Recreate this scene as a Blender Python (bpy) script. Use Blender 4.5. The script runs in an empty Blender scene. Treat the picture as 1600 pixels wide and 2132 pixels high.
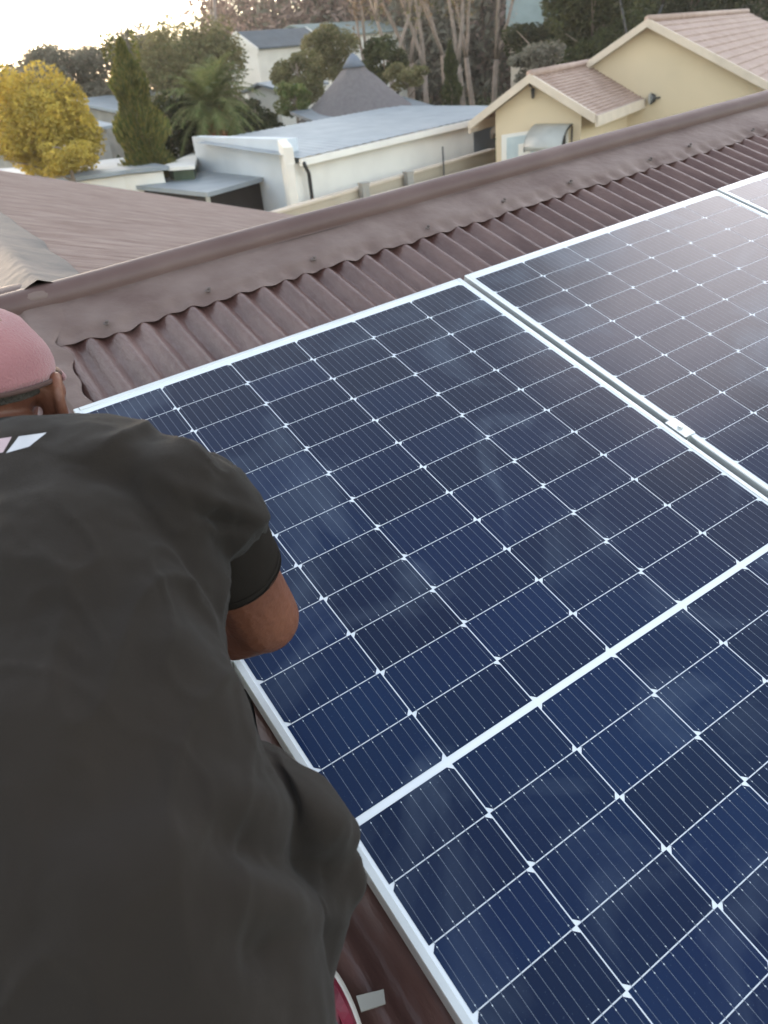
import bpy, bmesh, math, random
from mathutils import Vector, Matrix, Quaternion, noise
from mathutils.bvhtree import BVHTree
R_ = math.radians
sc = bpy.context.scene
C = bpy.context.collection
rng = random.Random(7)

# ---------------------------------------------------------------- camera, sky, sun, exposure
# rows of RW: camera right, down and forward axes in world space
RW = Matrix(((0.81995583, -0.56465747, -0.09399143),
             (-0.35818143, -0.3780209, -0.85370151),
             (0.4465182, 0.73366351, -0.51221026)))
CAM = Vector((-0.29418091, -1.74663125, 4.63314362))
FPX = 1580.367
cd = bpy.data.cameras.new('camera')
cam = bpy.data.objects.new('camera', cd)
C.objects.link(cam)
rot = Matrix((RW[0], -RW[1], -RW[2])).transposed()
cam.matrix_world = Matrix.Translation(CAM) @ rot.to_4x4()
cd.sensor_fit = 'VERTICAL'
cd.sensor_height = 24.0
cd.lens = FPX / 2132 * 24.0
cd.clip_start = 0.03
cd.clip_end = 1500
cd.dof.use_dof = True
cd.dof.focus_distance = 1.4
cd.dof.aperture_fstop = 4.0
sc.camera = cam

SUN_AZ, SUN_EL = -8.0, 5.0          # degrees clockwise from +Y, above the horizon
w = bpy.data.worlds.new('World')
sc.world = w
w.use_nodes = True
wn = w.node_tree
bg = wn.nodes['Background']
sky = wn.nodes.new('ShaderNodeTexSky')
sky.sky_type = 'NISHITA'
sky.sun_disc = False
sky.sun_elevation = R_(SUN_EL)
sky.sun_rotation = R_(SUN_AZ)
sky.altitude = 1400
sky.air_density = 1.0
sky.dust_density = 2.5
sky.ozone_density = 1.5
hs = wn.nodes.new('ShaderNodeHueSaturation'); hs.inputs['Saturation'].default_value = .58
wn.links.new(sky.outputs[0], hs.inputs['Color'])
wt = wn.nodes.new('ShaderNodeVectorMath'); wt.operation = 'MULTIPLY'; wn.links.new(hs.outputs[0], wt.inputs[0]); wt.inputs[1].default_value = (1.08, 1.0, .91)
# unseen bright lobe added to the sky at right, for glare on the panels
GLARE_LOBE = Vector((0.82, 0.28, 0.50)).normalized()
tcw = wn.nodes.new('ShaderNodeTexCoord')
nv = wn.nodes.new('ShaderNodeVectorMath'); nv.operation = 'NORMALIZE'; wn.links.new(tcw.outputs['Generated'], nv.inputs[0])
dv = wn.nodes.new('ShaderNodeVectorMath'); dv.operation = 'DOT_PRODUCT'; wn.links.new(nv.outputs[0], dv.inputs[0]); dv.inputs[1].default_value = GLARE_LOBE
nzw = wn.nodes.new('ShaderNodeTexNoise'); nzw.inputs['Scale'].default_value = 3.5; nzw.inputs['Detail'].default_value = 4; wn.links.new(nv.outputs[0], nzw.inputs['Vector'])
mw1 = wn.nodes.new('ShaderNodeMath'); mw1.operation = 'MULTIPLY_ADD'; wn.links.new(nzw.outputs[0], mw1.inputs[0]); mw1.inputs[1].default_value = .10; wn.links.new(dv.outputs['Value'], mw1.inputs[2])
mrw = wn.nodes.new('ShaderNodeMapRange'); mrw.interpolation_type = 'SMOOTHSTEP'; wn.links.new(mw1.outputs[0], mrw.inputs[0])
mrw.inputs[1].default_value = .995; mrw.inputs[2].default_value = 1.05; mrw.inputs[3].default_value = 0; mrw.inputs[4].default_value = 3.5
cw = wn.nodes.new('ShaderNodeVectorMath'); cw.operation = 'SCALE'; cw.inputs[0].default_value = (1.0, .885, .88); wn.links.new(mrw.outputs[0], cw.inputs['Scale'])
aw_ = wn.nodes.new('ShaderNodeVectorMath'); aw_.operation = 'ADD'; wn.links.new(wt.outputs[0], aw_.inputs[0]); wn.links.new(cw.outputs[0], aw_.inputs[1])
wn.links.new(aw_.outputs[0], bg.inputs[0])
bg.inputs[1].default_value = 0.15
sd = bpy.data.lights.new('sun', 'SUN')
sd.energy = 0.5
sd.angle = R_(12)
sd.color = (1.0, 0.80, 0.62)
sun = bpy.data.objects.new('sun', sd)
C.objects.link(sun)
sdir = Vector((math.sin(R_(SUN_AZ)) * math.cos(R_(SUN_EL)), math.cos(R_(SUN_AZ)) * math.cos(R_(SUN_EL)), math.sin(R_(SUN_EL))))
sun.rotation_euler = sdir.to_track_quat('Z', 'Y').to_euler()
sun.location = (0, 30, 30)
sc.view_settings.view_transform = 'Standard'
sc.view_settings.look = 'None'
sc.view_settings.gamma = 1
sc.view_settings.exposure = 3.08

# ---------------------------------------------------------------- frames and rays
# the roof frame: x along the ridge, v up the slope, w out of the roof (0 = glass of the panels)
FP = Matrix(((0.99876275, 0, -0.04972892, 0), (-0.01475865, 0.95494525, -0.29641482, 0),
             (0.04748839, 0.29678201, 0.95376375, 4.0), (0, 0, 0, 1)))
FPi = FP.inverted()
I4 = Matrix.Identity(4)

def ray(u, v):
    return (RW.transposed() @ Vector(((u - 800) / FPX, (v - 1066) / FPX, 1))).normalized()
def atz(u, v, z):
    d = ray(u, v); return CAM + d * ((z - CAM.z) / d.z)
def onp(u, v, P, n):
    d = ray(u, v); return CAM + d * ((P - CAM).dot(n) / d.dot(n))
def pos(u, v, hd):
    d = ray(u, v); return CAM + d * (hd / math.hypot(d.x, d.y))
def dp(u, v, d):      # a point at depth d from the lens, in the roof frame
    c = Vector(((u - 800) / FPX * d, (v - 1066) / FPX * d, d))
    return FPi @ (CAM + RW.transposed() @ c)

# ---------------------------------------------------------------- materials
def mat(name, col, rough=.6, metal=0, spec=.5, var=.15, scale=3, col2=None, bump=0, bscale=20, island=0, coat=0, sheen=0, detail=4, space='Object', contrast=(.3, .7), vec=None):
    m = bpy.data.materials.new(name); m.use_nodes = True
    n = m.node_tree; b = n.nodes['Principled BSDF']; L = n.links.new
    b.inputs['Roughness'].default_value = rough
    b.inputs['Metallic'].default_value = metal
    b.inputs['Specular IOR Level'].default_value = spec
    b.inputs['Coat Weight'].default_value = coat
    b.inputs['Coat Roughness'].default_value = .05
    b.inputs['Sheen Weight'].default_value = sheen
    tc = n.nodes.new('ShaderNodeTexCoord')
    mp = n.nodes.new('ShaderNodeMapping'); L(tc.outputs[space], mp.inputs[0])
    if vec: mp.inputs['Scale'].default_value = vec
    nz = n.nodes.new('ShaderNodeTexNoise'); nz.inputs['Scale'].default_value = scale; nz.inputs['Detail'].default_value = detail
    L(mp.outputs[0], nz.inputs['Vector'])
    cr = n.nodes.new('ShaderNodeValToRGB'); L(nz.outputs[0], cr.inputs[0])
    c2 = col2 if col2 else tuple(c * (1 - var) for c in col)
    c1 = col if col2 else tuple(min(1, c * (1 + var)) for c in col)
    cr.color_ramp.elements[0].position = contrast[0]; cr.color_ramp.elements[1].position = contrast[1]
    cr.color_ramp.elements[0].color = (*c1, 1); cr.color_ramp.elements[1].color = (*c2, 1)
    out = cr.outputs[0]
    if island:
        g = n.nodes.new('ShaderNodeNewGeometry')
        mr = n.nodes.new('ShaderNodeMapRange'); L(g.outputs['Random Per Island'], mr.inputs[0])
        mr.inputs[3].default_value = 1 - island; mr.inputs[4].default_value = 1 + island
        mx = n.nodes.new('ShaderNodeVectorMath'); mx.operation = 'SCALE'
        L(out, mx.inputs[0]); L(mr.outputs[0], mx.inputs['Scale']); out = mx.outputs[0]
    L(out, b.inputs['Base Color'])
    if bump:
        nb = n.nodes.new('ShaderNodeTexNoise'); nb.inputs['Scale'].default_value = bscale; nb.inputs['Detail'].default_value = 6
        L(mp.outputs[0], nb.inputs['Vector'])
        bp = n.nodes.new('ShaderNodeBump'); bp.inputs['Strength'].default_value = bump; bp.inputs['Distance'].default_value = .01
        L(nb.outputs[0], bp.inputs['Height']); L(bp.outputs[0], b.inputs['Normal'])
    return m

M = {}
M['roofpaint'] = mat('plum_roof_paint', (.074, .033, .028), .36, scale=4.5, col2=(.135, .076, .066), vec=(3, .8, 1), contrast=(.35, .68), bump=.3, bscale=40, spec=.6, detail=8)
M['wingpaint'] = mat('faded_roof_paint', (.205, .136, .112), .7, scale=5, contrast=(.36, .64), col2=(.300, .222, .188), bump=.2, bscale=20, vec=(.4, 3, 1), detail=8)
M['flash'] = mat('painted_flashing', (.098, .058, .049), .66, scale=6, contrast=(.28, .72), col2=(.175, .125, .110), bump=.7, bscale=16, detail=8)
M['roll'] = mat('ridge_roll_paint', (.078, .040, .035), .55, scale=4, col2=(.112, .066, .058), bump=.2, bscale=12, detail=8)
M['mortar'] = mat('pale_ridge_mortar', (.135, .118, .112), .9, scale=4, col2=(.085, .08, .082), bump=.6, bscale=14, detail=8)
M['lump'] = mat('sealant_lump', (.10, .075, .068), .7, scale=20, bump=.3)
M['alu'] = mat('anodised_aluminium', (.60, .63, .64), .38, metal=.6, var=.05, scale=12, bump=.05, bscale=60)
M['alu_side'] = mat('rail_aluminium', (.6, .62, .60), .4, metal=.7, var=.08, scale=12)
M['black'] = mat('black_rubber', (.012, .012, .013), .5, var=.2, scale=20)
M['green'] = mat('green_wire', (.02, .12, .06), .4, var=.2, scale=20)
M['steel'] = mat('galvanised_steel', (.35, .35, .34), .4, metal=.8, var=.15, scale=12)

def cell_mat():
    m = mat('solar_cell', (.0014, .0088, .040), .4, scale=2.0, col2=(.002, .014, .050), island=.24, spec=.08, coat=0)
    n = m.node_tree; L = n.links.new; b = n.nodes['Principled BSDF']
    # the nitride coating turns from blue to plum as it is seen more slantwise
    src = b.inputs['Base Color'].links[0].from_socket
    lw = n.nodes.new('ShaderNodeLayerWeight'); lw.inputs['Blend'].default_value = .5
    mr = n.nodes.new('ShaderNodeMapRange'); L(lw.outputs['Facing'], mr.inputs[0]); mr.inputs[1].default_value = .25; mr.inputs[2].default_value = .62
    mx = n.nodes.new('ShaderNodeMix'); mx.data_type = 'RGBA'; L(mr.outputs[0], mx.inputs[0]); L(src, mx.inputs[6]); mx.inputs[7].default_value = (.0052, .0050, .0155, 1)
    L(mx.outputs[2], b.inputs['Base Color'])
    return m
def glassy(m, dust=(.30, .38, .48)):
    """the glass over the cells: a clear coat, and a thin uneven film of dust with wiped smears"""
    n = m.node_tree; L = n.links.new; b = n.nodes['Principled BSDF']
    b.inputs['Coat Weight'].default_value = 1.0
    b.inputs['Coat IOR'].default_value = 1.24
    src = b.inputs['Base Color'].links[0].from_socket
    tc = n.nodes.new('ShaderNodeTexCoord')
    a = n.nodes.new('ShaderNodeTexNoise'); a.inputs['Scale'].default_value = 2.4; a.inputs['Detail'].default_value = 5; a.inputs['Distortion'].default_value = 1.6
    oi = n.nodes.new('ShaderNodeObjectInfo')
    va = n.nodes.new('ShaderNodeVectorMath'); va.operation = 'ADD'
    sc_ = n.nodes.new('ShaderNodeVectorMath'); sc_.operation = 'SCALE'
    L(oi.outputs['Location'], sc_.inputs[0]); sc_.inputs['Scale'].default_value = 3.7
    L(tc.outputs['Object'], va.inputs[0]); L(sc_.outputs[0], va.inputs[1])
    L(va.outputs[0], a.inputs['Vector'])
    r = n.nodes.new('ShaderNodeMapRange'); L(a.outputs[0], r.inputs[0])
    r.inputs[1].default_value = .54; r.inputs[2].default_value = .74; r.inputs[3].default_value = .003; r.inputs[4].default_value = .13
    # fine specks
    s = n.nodes.new('ShaderNodeTexNoise'); s.inputs['Scale'].default_value = 260; s.inputs['Detail'].default_value = 2
    L(va.outputs[0], s.inputs['Vector'])
    sr = n.nodes.new('ShaderNodeMapRange'); L(s.outputs[0], sr.inputs[0])
    sr.inputs[1].default_value = .66; sr.inputs[2].default_value = .74; sr.inputs[3].default_value = 0; sr.inputs[4].default_value = .06
    ad = n.nodes.new('ShaderNodeMath'); ad.operation = 'ADD'; L(r.outputs[0], ad.inputs[0]); L(sr.outputs[0], ad.inputs[1])
    mx = n.nodes.new('ShaderNodeMix'); mx.data_type = 'RGBA'
    L(ad.outputs[0], mx.inputs[0]); L(src, mx.inputs[6]); mx.inputs[7].default_value = (*dust, 1)
    L(mx.outputs[2], b.inputs['Base Color'])
    cr = n.nodes.new('ShaderNodeMapRange'); L(a.outputs[0], cr.inputs[0])
    cr.inputs[1].default_value = .35; cr.inputs[2].default_value = .7; cr.inputs[3].default_value = .05; cr.inputs[4].default_value = .16
    L(cr.outputs[0], b.inputs['Coat Roughness'])
    return m
M['cell'] = glassy(cell_mat())
M['back'] = glassy(mat('white_backsheet', (.66, .70, .76), .6, var=.02))
M['bus'] = glassy(mat('tinned_busbar', (.13, .155, .205), .4, metal=.2, var=.1, scale=60))
M['pad'] = glassy(mat('solder_pad', (.45, .5, .56), .5, var=.1, scale=60))

M['shirt'] = mat('dark_olive_grey_cotton', (.0255, .0200, .0165), .95, scale=3, col2=(.0165, .0133, .0112), bump=.25, bscale=700, spec=.1, sheen=.06)
M['skin'] = mat('brown_skin', (.165, .064, .036), .48, scale=9, col2=(.115, .043, .025), bump=.25, bscale=90, spec=.4)
M['sleeve'] = mat('shade_darkened_sleeve_cotton', (.0150, .0122, .0103), .95, scale=5, var=.1, bump=.1, bscale=400, spec=.1)  # shirt cotton darkened to carry the sleeve's shade; collar shares it
M['cap'] = mat('faded_pink_cap_cloth', (.32, .150, .155), .95, scale=10, col2=(.25, .105, .115), bump=.4, bscale=300, spec=.2, sheen=.3)
M['capband'] = mat('dark_cap_band', (.06, .03, .025), .9, var=.2, scale=20)
M['hair'] = mat('short_black_hair', (.05, .042, .035), .9, var=.3, scale=60, bump=1, bscale=200)
M['trouser'] = mat('charcoal_trouser_cloth', (.035, .035, .042), .9, scale=8, bump=.3, bscale=90)
M['shoe'] = mat('crimson_shoe_leather', (.16, .012, .03), .5, var=.2, scale=14)
M['sole'] = mat('worn_white_rubber', (.62, .58, .52), .6, var=.12, scale=14)
M['paper'] = mat('white_tape', (.34, .33, .30), .6, var=.1, scale=20)
M['print'] = mat('white_shirt_print', (.45, .45, .48), .8, var=.1, scale=30)
M['printred'] = mat('pink_shirt_print', (.40, .30, .32), .8, var=.1, scale=30)
M['eye'] = mat('eye_white', (.7, .68, .65), .3, var=.02)

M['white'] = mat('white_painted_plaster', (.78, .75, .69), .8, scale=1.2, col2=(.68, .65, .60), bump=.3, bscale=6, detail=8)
M['white_shade'] = mat('white_plaster_shaded_side', (.60, .64, .68), .8, scale=1.2, col2=(.52, .56, .60), bump=.3, bscale=6, detail=8)  # cooler, darker copy of the white plaster: parapet's shade put into its colour
M['cream'] = mat('yellow_cream_plaster', (.64, .52, .36), .85, scale=.7, col2=(.57, .465, .32), bump=.4, bscale=12, detail=8)
M['trim'] = mat('beige_barge_board', (.56, .47, .38), .7, var=.08, scale=3)
M['tile'] = mat('pinkish_brown_tile', (.30, .205, .165), .7, scale=2.5, col2=(.39, .285, .24), bump=.5, bscale=14, detail=8)
M['zinc'] = mat('pale_blue_grey_sheet_roof', (.205, .235, .265), .5, scale=1.6, col2=(.28, .31, .335), bump=.2, bscale=5, detail=8)
M['zincdark'] = mat('grey_sheet_roof', (.13, .15, .17), .6, scale=1.2, col2=(.18, .20, .22), detail=8)
M['slate'] = mat('dark_blue_grey_roof', (.075, .095, .115), .7, var=.15, scale=2)
M['greenroof'] = mat('grey_green_roof', (.17, .21, .20), .7, var=.15, scale=1)
M['thatch'] = mat('grey_thatch', (.115, .10, .105), .95, scale=9, col2=(.15, .135, .135), bump=.8, bscale=30, vec=(1, 1, .2), detail=8)
M['thatchcap'] = mat('blue_grey_ridge_cap', (.13, .15, .19), .7, var=.1)
M['glass'] = mat('dim_window_glass', (.03, .035, .04), .1, var=.2, spec=.8)
M['paleglass'] = mat('curtained_window_glass', (.50, .57, .58), .25, scale=3, col2=(.38, .46, .50), spec=.7)
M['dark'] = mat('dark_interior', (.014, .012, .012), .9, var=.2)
M['awning'] = mat('brown_grey_awning_sheet', (.34, .34, .32), .35, var=.1, spec=.6)
M['iron'] = mat('black_iron', (.02, .02, .022), .5, var=.2)
M['concrete'] = mat('grey_concrete', (.33, .31, .28), .9, scale=3, col2=(.25, .24, .22), bump=.4)
M['paving'] = mat('dusty_beige_paving', (.42, .36, .28), .95, scale=.8, col2=(.34, .29, .22), detail=8, bump=.4)
M['ground'] = mat('dry_winter_lawn', (.13, .11, .06), .95, scale=.3, col2=(.09, .085, .045), detail=8, bump=.5)
M['bark'] = mat('grey_brown_bark', (.16, .12, .09), .9, scale=6, col2=(.26, .21, .17), bump=.8, bscale=20)
M['palebark'] = mat('pale_pinkish_bark', (.30, .235, .20), .9, scale=4, col2=(.19, .15, .125), bump=.6, bscale=12)
M['orangebark'] = mat('orange_brown_palm_bark', (.24, .10, .04), .9, var=.3, scale=8, bump=.8, bscale=20)

def leafmat(name, a, b, island=.35, trans=.35):
    m = bpy.data.materials.new(name); m.use_nodes = True
    n = m.node_tree; p = n.nodes['Principled BSDF']; L = n.links.new
    g = n.nodes.new('ShaderNodeNewGeometry')
    cr = n.nodes.new('ShaderNodeValToRGB'); L(g.outputs['Random Per Island'], cr.inputs[0])
    cr.color_ramp.elements[0].color = (*a, 1); cr.color_ramp.elements[1].color = (*b, 1)
    tc = n.nodes.new('ShaderNodeTexCoord'); nz = n.nodes.new('ShaderNodeTexNoise'); nz.inputs['Scale'].default_value = 1.6
    L(tc.outputs['Object'], nz.inputs['Vector'])
    mr = n.nodes.new('ShaderNodeMapRange'); L(nz.outputs[0], mr.inputs[0]); mr.inputs[1].default_value = .3; mr.inputs[2].default_value = .7
    mr.inputs[3].default_value = 1 - island; mr.inputs[4].default_value = 1 + island
    v = n.nodes.new('ShaderNodeVectorMath'); v.operation = 'SCALE'; L(cr.outputs[0], v.inputs[0]); L(mr.outputs[0], v.inputs['Scale'])
    L(v.outputs[0], p.inputs['Base Color']); p.inputs['Roughness'].default_value = .75; p.inputs['Specular IOR Level'].default_value = .25
    t = n.nodes.new('ShaderNodeBsdfTranslucent'); L(v.outputs[0], t.inputs[0])
    ms = n.nodes.new('ShaderNodeMixShader'); ms.inputs[0].default_value = trans
    L(p.outputs[0], ms.inputs[1]); L(t.outputs[0], ms.inputs[2])
    L(ms.outputs[0], n.nodes['Material Output'].inputs[0])
    return m
M['goldleaf'] = leafmat('golden_leaf', (.50, .36, .065), (.37, .30, .065))
M['coniferleaf'] = leafmat('conifer_leaf', (.055, .080, .022), (.19, .165, .045))
M['darkleaf'] = leafmat('dark_green_leaf', (.035, .05, .02), (.08, .085, .03))
M['oliveleaf'] = leafmat('olive_leaf', (.12, .125, .055), (.21, .18, .09))
M['greyleaf'] = leafmat('grey_green_leaf', (.13, .13, .10), (.20, .18, .14))
M['palmleaf'] = leafmat('palm_leaf', (.08, .12, .035), (.19, .19, .08))
M['twig'] = leafmat('bare_twig', (.22, .155, .135), (.32, .24, .21))
M['brownleaf'] = leafmat('brown_winter_leaf', (.16, .11, .07), (.24, .17, .10))
M['hedgeleaf'] = leafmat('hedge_leaf', (.02, .03, .012), (.05, .055, .02))

# ---------------------------------------------------------------- object helpers
def mk(name, verts, faces, m, parent=None, frame=I4, base=None, smooth=False):
    """verts are given in `frame`; a root gets its origin at `base` (frame coordinates)"""
    if parent is None:
        mw = frame @ Matrix.Translation(Vector(base) if base is not None else Vector((0, 0, 0)))
    else:
        mw = parent['_mw'] if isinstance(parent, dict) else world_of(parent)
    T = mw.inverted() @ frame
    me = bpy.data.meshes.new(name)
    me.from_pydata([T @ Vector(v) for v in verts], [], faces)
    if isinstance(m, (list, tuple)):
        for k in m: me.materials.append(k)
    else: me.materials.append(m)
    if smooth:
        for p in me.polygons: p.use_smooth = True
    me.update()
    o = bpy.data.objects.new(name, me); C.objects.link(o)
    if parent is None: o.matrix_world = mw; WORLD[o.name] = mw
    else: o.parent = parent; WORLD[o.name] = mw
    return o
WORLD = {}
def world_of(o): return WORLD[o.name]
def tag(o, label, cat, group=None, kind=None):
    o['label'] = label; o['category'] = cat
    if group: o['group'] = group
    if kind: o['kind'] = kind
    return o
def struct(o): o['kind'] = 'structure'; return o
def root(name, base, label, cat, group=None, frame=I4):
    o = bpy.data.objects.new(name, None); C.objects.link(o)
    mw = frame @ Matrix.Translation(Vector(base)); o.matrix_world = mw; WORLD[o.name] = mw
    o.empty_display_size = .2
    return tag(o, label, cat, group)

class MB:
    def __init__(s): s.v = []; s.f = []
    def add(s, vs, fs):
        k = len(s.v); s.v += [Vector(v) for v in vs]; s.f += [tuple(i + k for i in f) for f in fs]
    def quad(s, a, b, c, d): s.add([a, b, c, d], [(0, 1, 2, 3)])
    def box(s, lo, hi):
        x0, y0, z0 = lo; x1, y1, z1 = hi
        s.add([(x0, y0, z0), (x1, y0, z0), (x1, y1, z0), (x0, y1, z0), (x0, y0, z1), (x1, y0, z1), (x1, y1, z1), (x0, y1, z1)],
              [(3, 2, 1, 0), (4, 5, 6, 7), (0, 1, 5, 4), (1, 2, 6, 5), (2, 3, 7, 6), (3, 0, 4, 7)])
    def prism(s, poly, ext):
        """poly: list of points; ext: extrusion vector"""
        n = len(poly); P = [Vector(p) for p in poly]; Q = [p + Vector(ext) for p in P]
        s.add(P + Q, [tuple(range(n))[::-1], tuple(range(n, 2 * n))] + [(i, (i + 1) % n, n + (i + 1) % n, n + i) for i in range(n)])
    def tube(s, pts, rad, seg=8):
        pts = [Vector(p) for p in pts]
        if not isinstance(rad, (list, tuple)): rad = [rad] * len(pts)
        k = len(s.v); prev = None
        for i, p in enumerate(pts):
            t = (pts[min(i + 1, len(pts) - 1)] - pts[max(i - 1, 0)])
            t = t.normalized() if t.length > 1e-9 else Vector((0, 0, 1))
            if prev is None:
                a = t.orthogonal().normalized()
            else:
                a = (prev - t * prev.dot(t)); a = a.normalized() if a.length > 1e-6 else t.orthogonal().normalized()
            prev = a; b = t.cross(a)
            for j in range(seg):
                th = 2 * math.pi * j / seg
                s.v.append(p + (a * math.cos(th) + b * math.sin(th)) * rad[i])
        for i in range(len(pts) - 1):
            for j in range(seg):
                q = (j + 1) % seg
                s.f.append((k + i * seg + j, k + i * seg + q, k + (i + 1) * seg + q, k + (i + 1) * seg + j))
        s.f.append(tuple(k + j for j in range(seg))[::-1])
        s.f.append(tuple(k + (len(pts) - 1) * seg + j for j in range(seg)))
    def ball(s, c, r, seg=10, rings=7, rm=None):
        c = Vector(c); r = Vector((r, r, r)) if not hasattr(r, '__len__') else Vector(r)
        k = len(s.v)
        vs = []
        for i in range(rings + 1):
            ph = math.pi * i / rings
            for j in range(seg):
                th = 2 * math.pi * j / seg
                q = Vector((r.x * math.sin(ph) * math.cos(th), r.y * math.sin(ph) * math.sin(th), r.z * math.cos(ph)))
                if rm: q = rm @ q
                vs.append(c + q)
        s.v += vs
        for i in range(rings):
            for j in range(seg):
                q = (j + 1) % seg
                s.f.append((k + i * seg + j, k + (i + 1) * seg + j, k + (i + 1) * seg + q, k + i * seg + q))
    def cap(s, a, b, ra, rb, seg=16):
        """tapered capsule"""
        a = Vector(a); b = Vector(b); t = (b - a); L_ = t.length
        t = t.normalized() if L_ > 1e-6 else Vector((0, 0, 1))
        pts = []; rad = []
        for i in range(6):
            th = math.pi / 2 * i / 6
            pts.append(a - t * ra * math.cos(th)); rad.append(max(ra * math.sin(th), ra * .02))
        for k in range(5):
            e = k / 4; pts.append(a + (b - a) * e); rad.append(ra + (rb - ra) * e)
        for i in range(1, 7):
            th = math.pi / 2 * i / 6
            pts.append(b + t * rb * math.sin(th)); rad.append(max(rb * math.cos(th), rb * .02))
        s.tube(pts, rad, seg)
    def obj(s, name, m, parent=None, frame=I4, base=None, smooth=False):
        return mk(name, s.v, s.f, m, parent, frame, base, smooth)

# ---------------------------------------------------------------- ground
g = MB()
N = 24
for i in range(N + 1):
    for j in range(N + 1):
        x = -500 + 1000 * i / N; y = -300 + 1000 * j / N
        g.v.append(Vector((x, y, 0)))
for i in range(N):
    for j in range(N):
        a = i * (N + 1) + j; g.f.append((a, a + N + 1, a + N + 2, a + 1))
struct(g.obj('ground', M['ground']))

# ---------------------------------------------------------------- our own house
PITCH = .0765; AMP = .0115; CR = -.100      # crest height below the glass
XO = .071
def corr(x): return CR - AMP + AMP * math.cos(2 * math.pi * (x - XO) / PITCH)
house = root('brown_roofed_house', (0, 0, -1), 'plum-brown corrugated roof under the solar panels, with smeared ridge flashing', 'house', frame=FP)
def sheet(x0, x1, vs, seg, fn):
    n = int((x1 - x0) / PITCH * seg); V = []; F = []
    for j, v in enumerate(vs):
        for i in range(n + 1):
            x = x0 + PITCH / seg * i
            V.append(fn(x, v))
    for j in range(len(vs) - 1):
        for i in range(n):
            a = j * (n + 1) + i; F.append((a, a + 1, a + n + 2, a + n + 1))
    return V, F
vs = [.66, .45, .3, .1, -.2, -.6, -1.0, -1.4, -1.9, -2.6, -3.4, -4.3]
V, F = sheet(-5.2, 9.6, vs, 10, lambda x, v: (x, v, corr(x) + .0022 * noise.noise(Vector((x * 1.7, v * 2.5, 3)))))
mk('roof_sheet', V, F, M['roofpaint'], house, FP, smooth=True)
# back slope (down away from the camera)
RV, RWw = .68, -.085                        # centre of the ridge roll
bs = Vector((0, math.cos(R_(34.5)), -math.sin(R_(34.5))))
bn = Vector((0, math.sin(R_(34.5)), math.cos(R_(34.5))))
V, F = sheet(-5.2, 9.6, [0, 4.6], 6, lambda x, s: Vector((x, RV, CR - .004)) + bs * s + bn * (corr(x) - CR))
mk('roof_sheet', V, F, M['roofpaint'], house, FP, smooth=True)

# ridge flashing: flat wing draped onto the corrugations, smeared edge
def flash_z(x, v):
    edge = .455 + .020 * noise.noise(Vector((x * 6, 1, 0))) + .012 * noise.noise(Vector((x * 19, 4, 0)))
    t = (v - edge) / .045
    k = max(0, min(1, t)); k = k * k * (3 - 2 * k)
    sag = (.30 + .30 * noise.noise(Vector((x * 8, 7, 7)))) * (1 - k)
    z = CR + .003 + .007 * k - sag * (CR - corr(x))
    z += .0035 * noise.noise(Vector((x * 5, v * 9, 2))) * k
    return z
V = []; F = []
x0, x1, dx = -.02, 9.6, PITCH / 8
nx = int((x1 - x0) / dx)
fv = [.405, .418, .43, .442, .455, .475, .50, .535, .58, .61, .628, .645]
for v in fv:
    for i in range(nx + 1):
        x = x0 + dx * i
        # lower rim follows the smeared edge
        e = .455 + .020 * noise.noise(Vector((x * 6, 1, 0))) + .012 * noise.noise(Vector((x * 19, 4, 0)))
        vv = v + (e + .004 - .43) * max(0, 1 - max(0, v - .43) / .10)
        V.append((x, vv, flash_z(x, vv) - (.002 if v < .41 else 0)))
for j in range(len(fv) - 1):
    for i in range(nx):
        a = j * (nx + 1) + i; F.append((a, a + 1, a + nx + 2, a + nx + 1))
mk('flashing', V, F, M['flash'], house, FP, smooth=True)
# smeared membrane at the left end of the ridge, folded over the sheet edge
V = []; F = []
gx, gv = 34, 40
for j in range(gv + 1):
    for i in range(gx + 1):
        s = i / gx; v = .66 - .62 * j / gv
        xl = .035 + .006 * noise.noise(Vector((v * 14, 0, 8))); xr = .070 + .02 * noise.noise(Vector((v * 12, 5, 1))) - .05 * max(0, (j / gv - .4)) + (.10 * max(0, 1 - j / gv * 3))
        x = xl - .05 + (xr - xl + .05) * s
        k = math.sin(math.pi * min(1, max(0, s * 1.08 - .04))) ** .5
        z = max(corr(x) + .003, CR + .006) * 1.0 + .010 * k + .006 * noise.noise(Vector((x * 18, v * 18, 0))) * k
        if s < .25: z -= (.25 - s) * .10
        V.append((x, v, z))
for j in range(gv):
    for i in range(gx):
        a = j * (gx + 1) + i; F.append((a, a + gx + 1, a + gx + 2, a + 1))
mk('flashing', V, F, M['flash'], house, FP, smooth=True)
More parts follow.
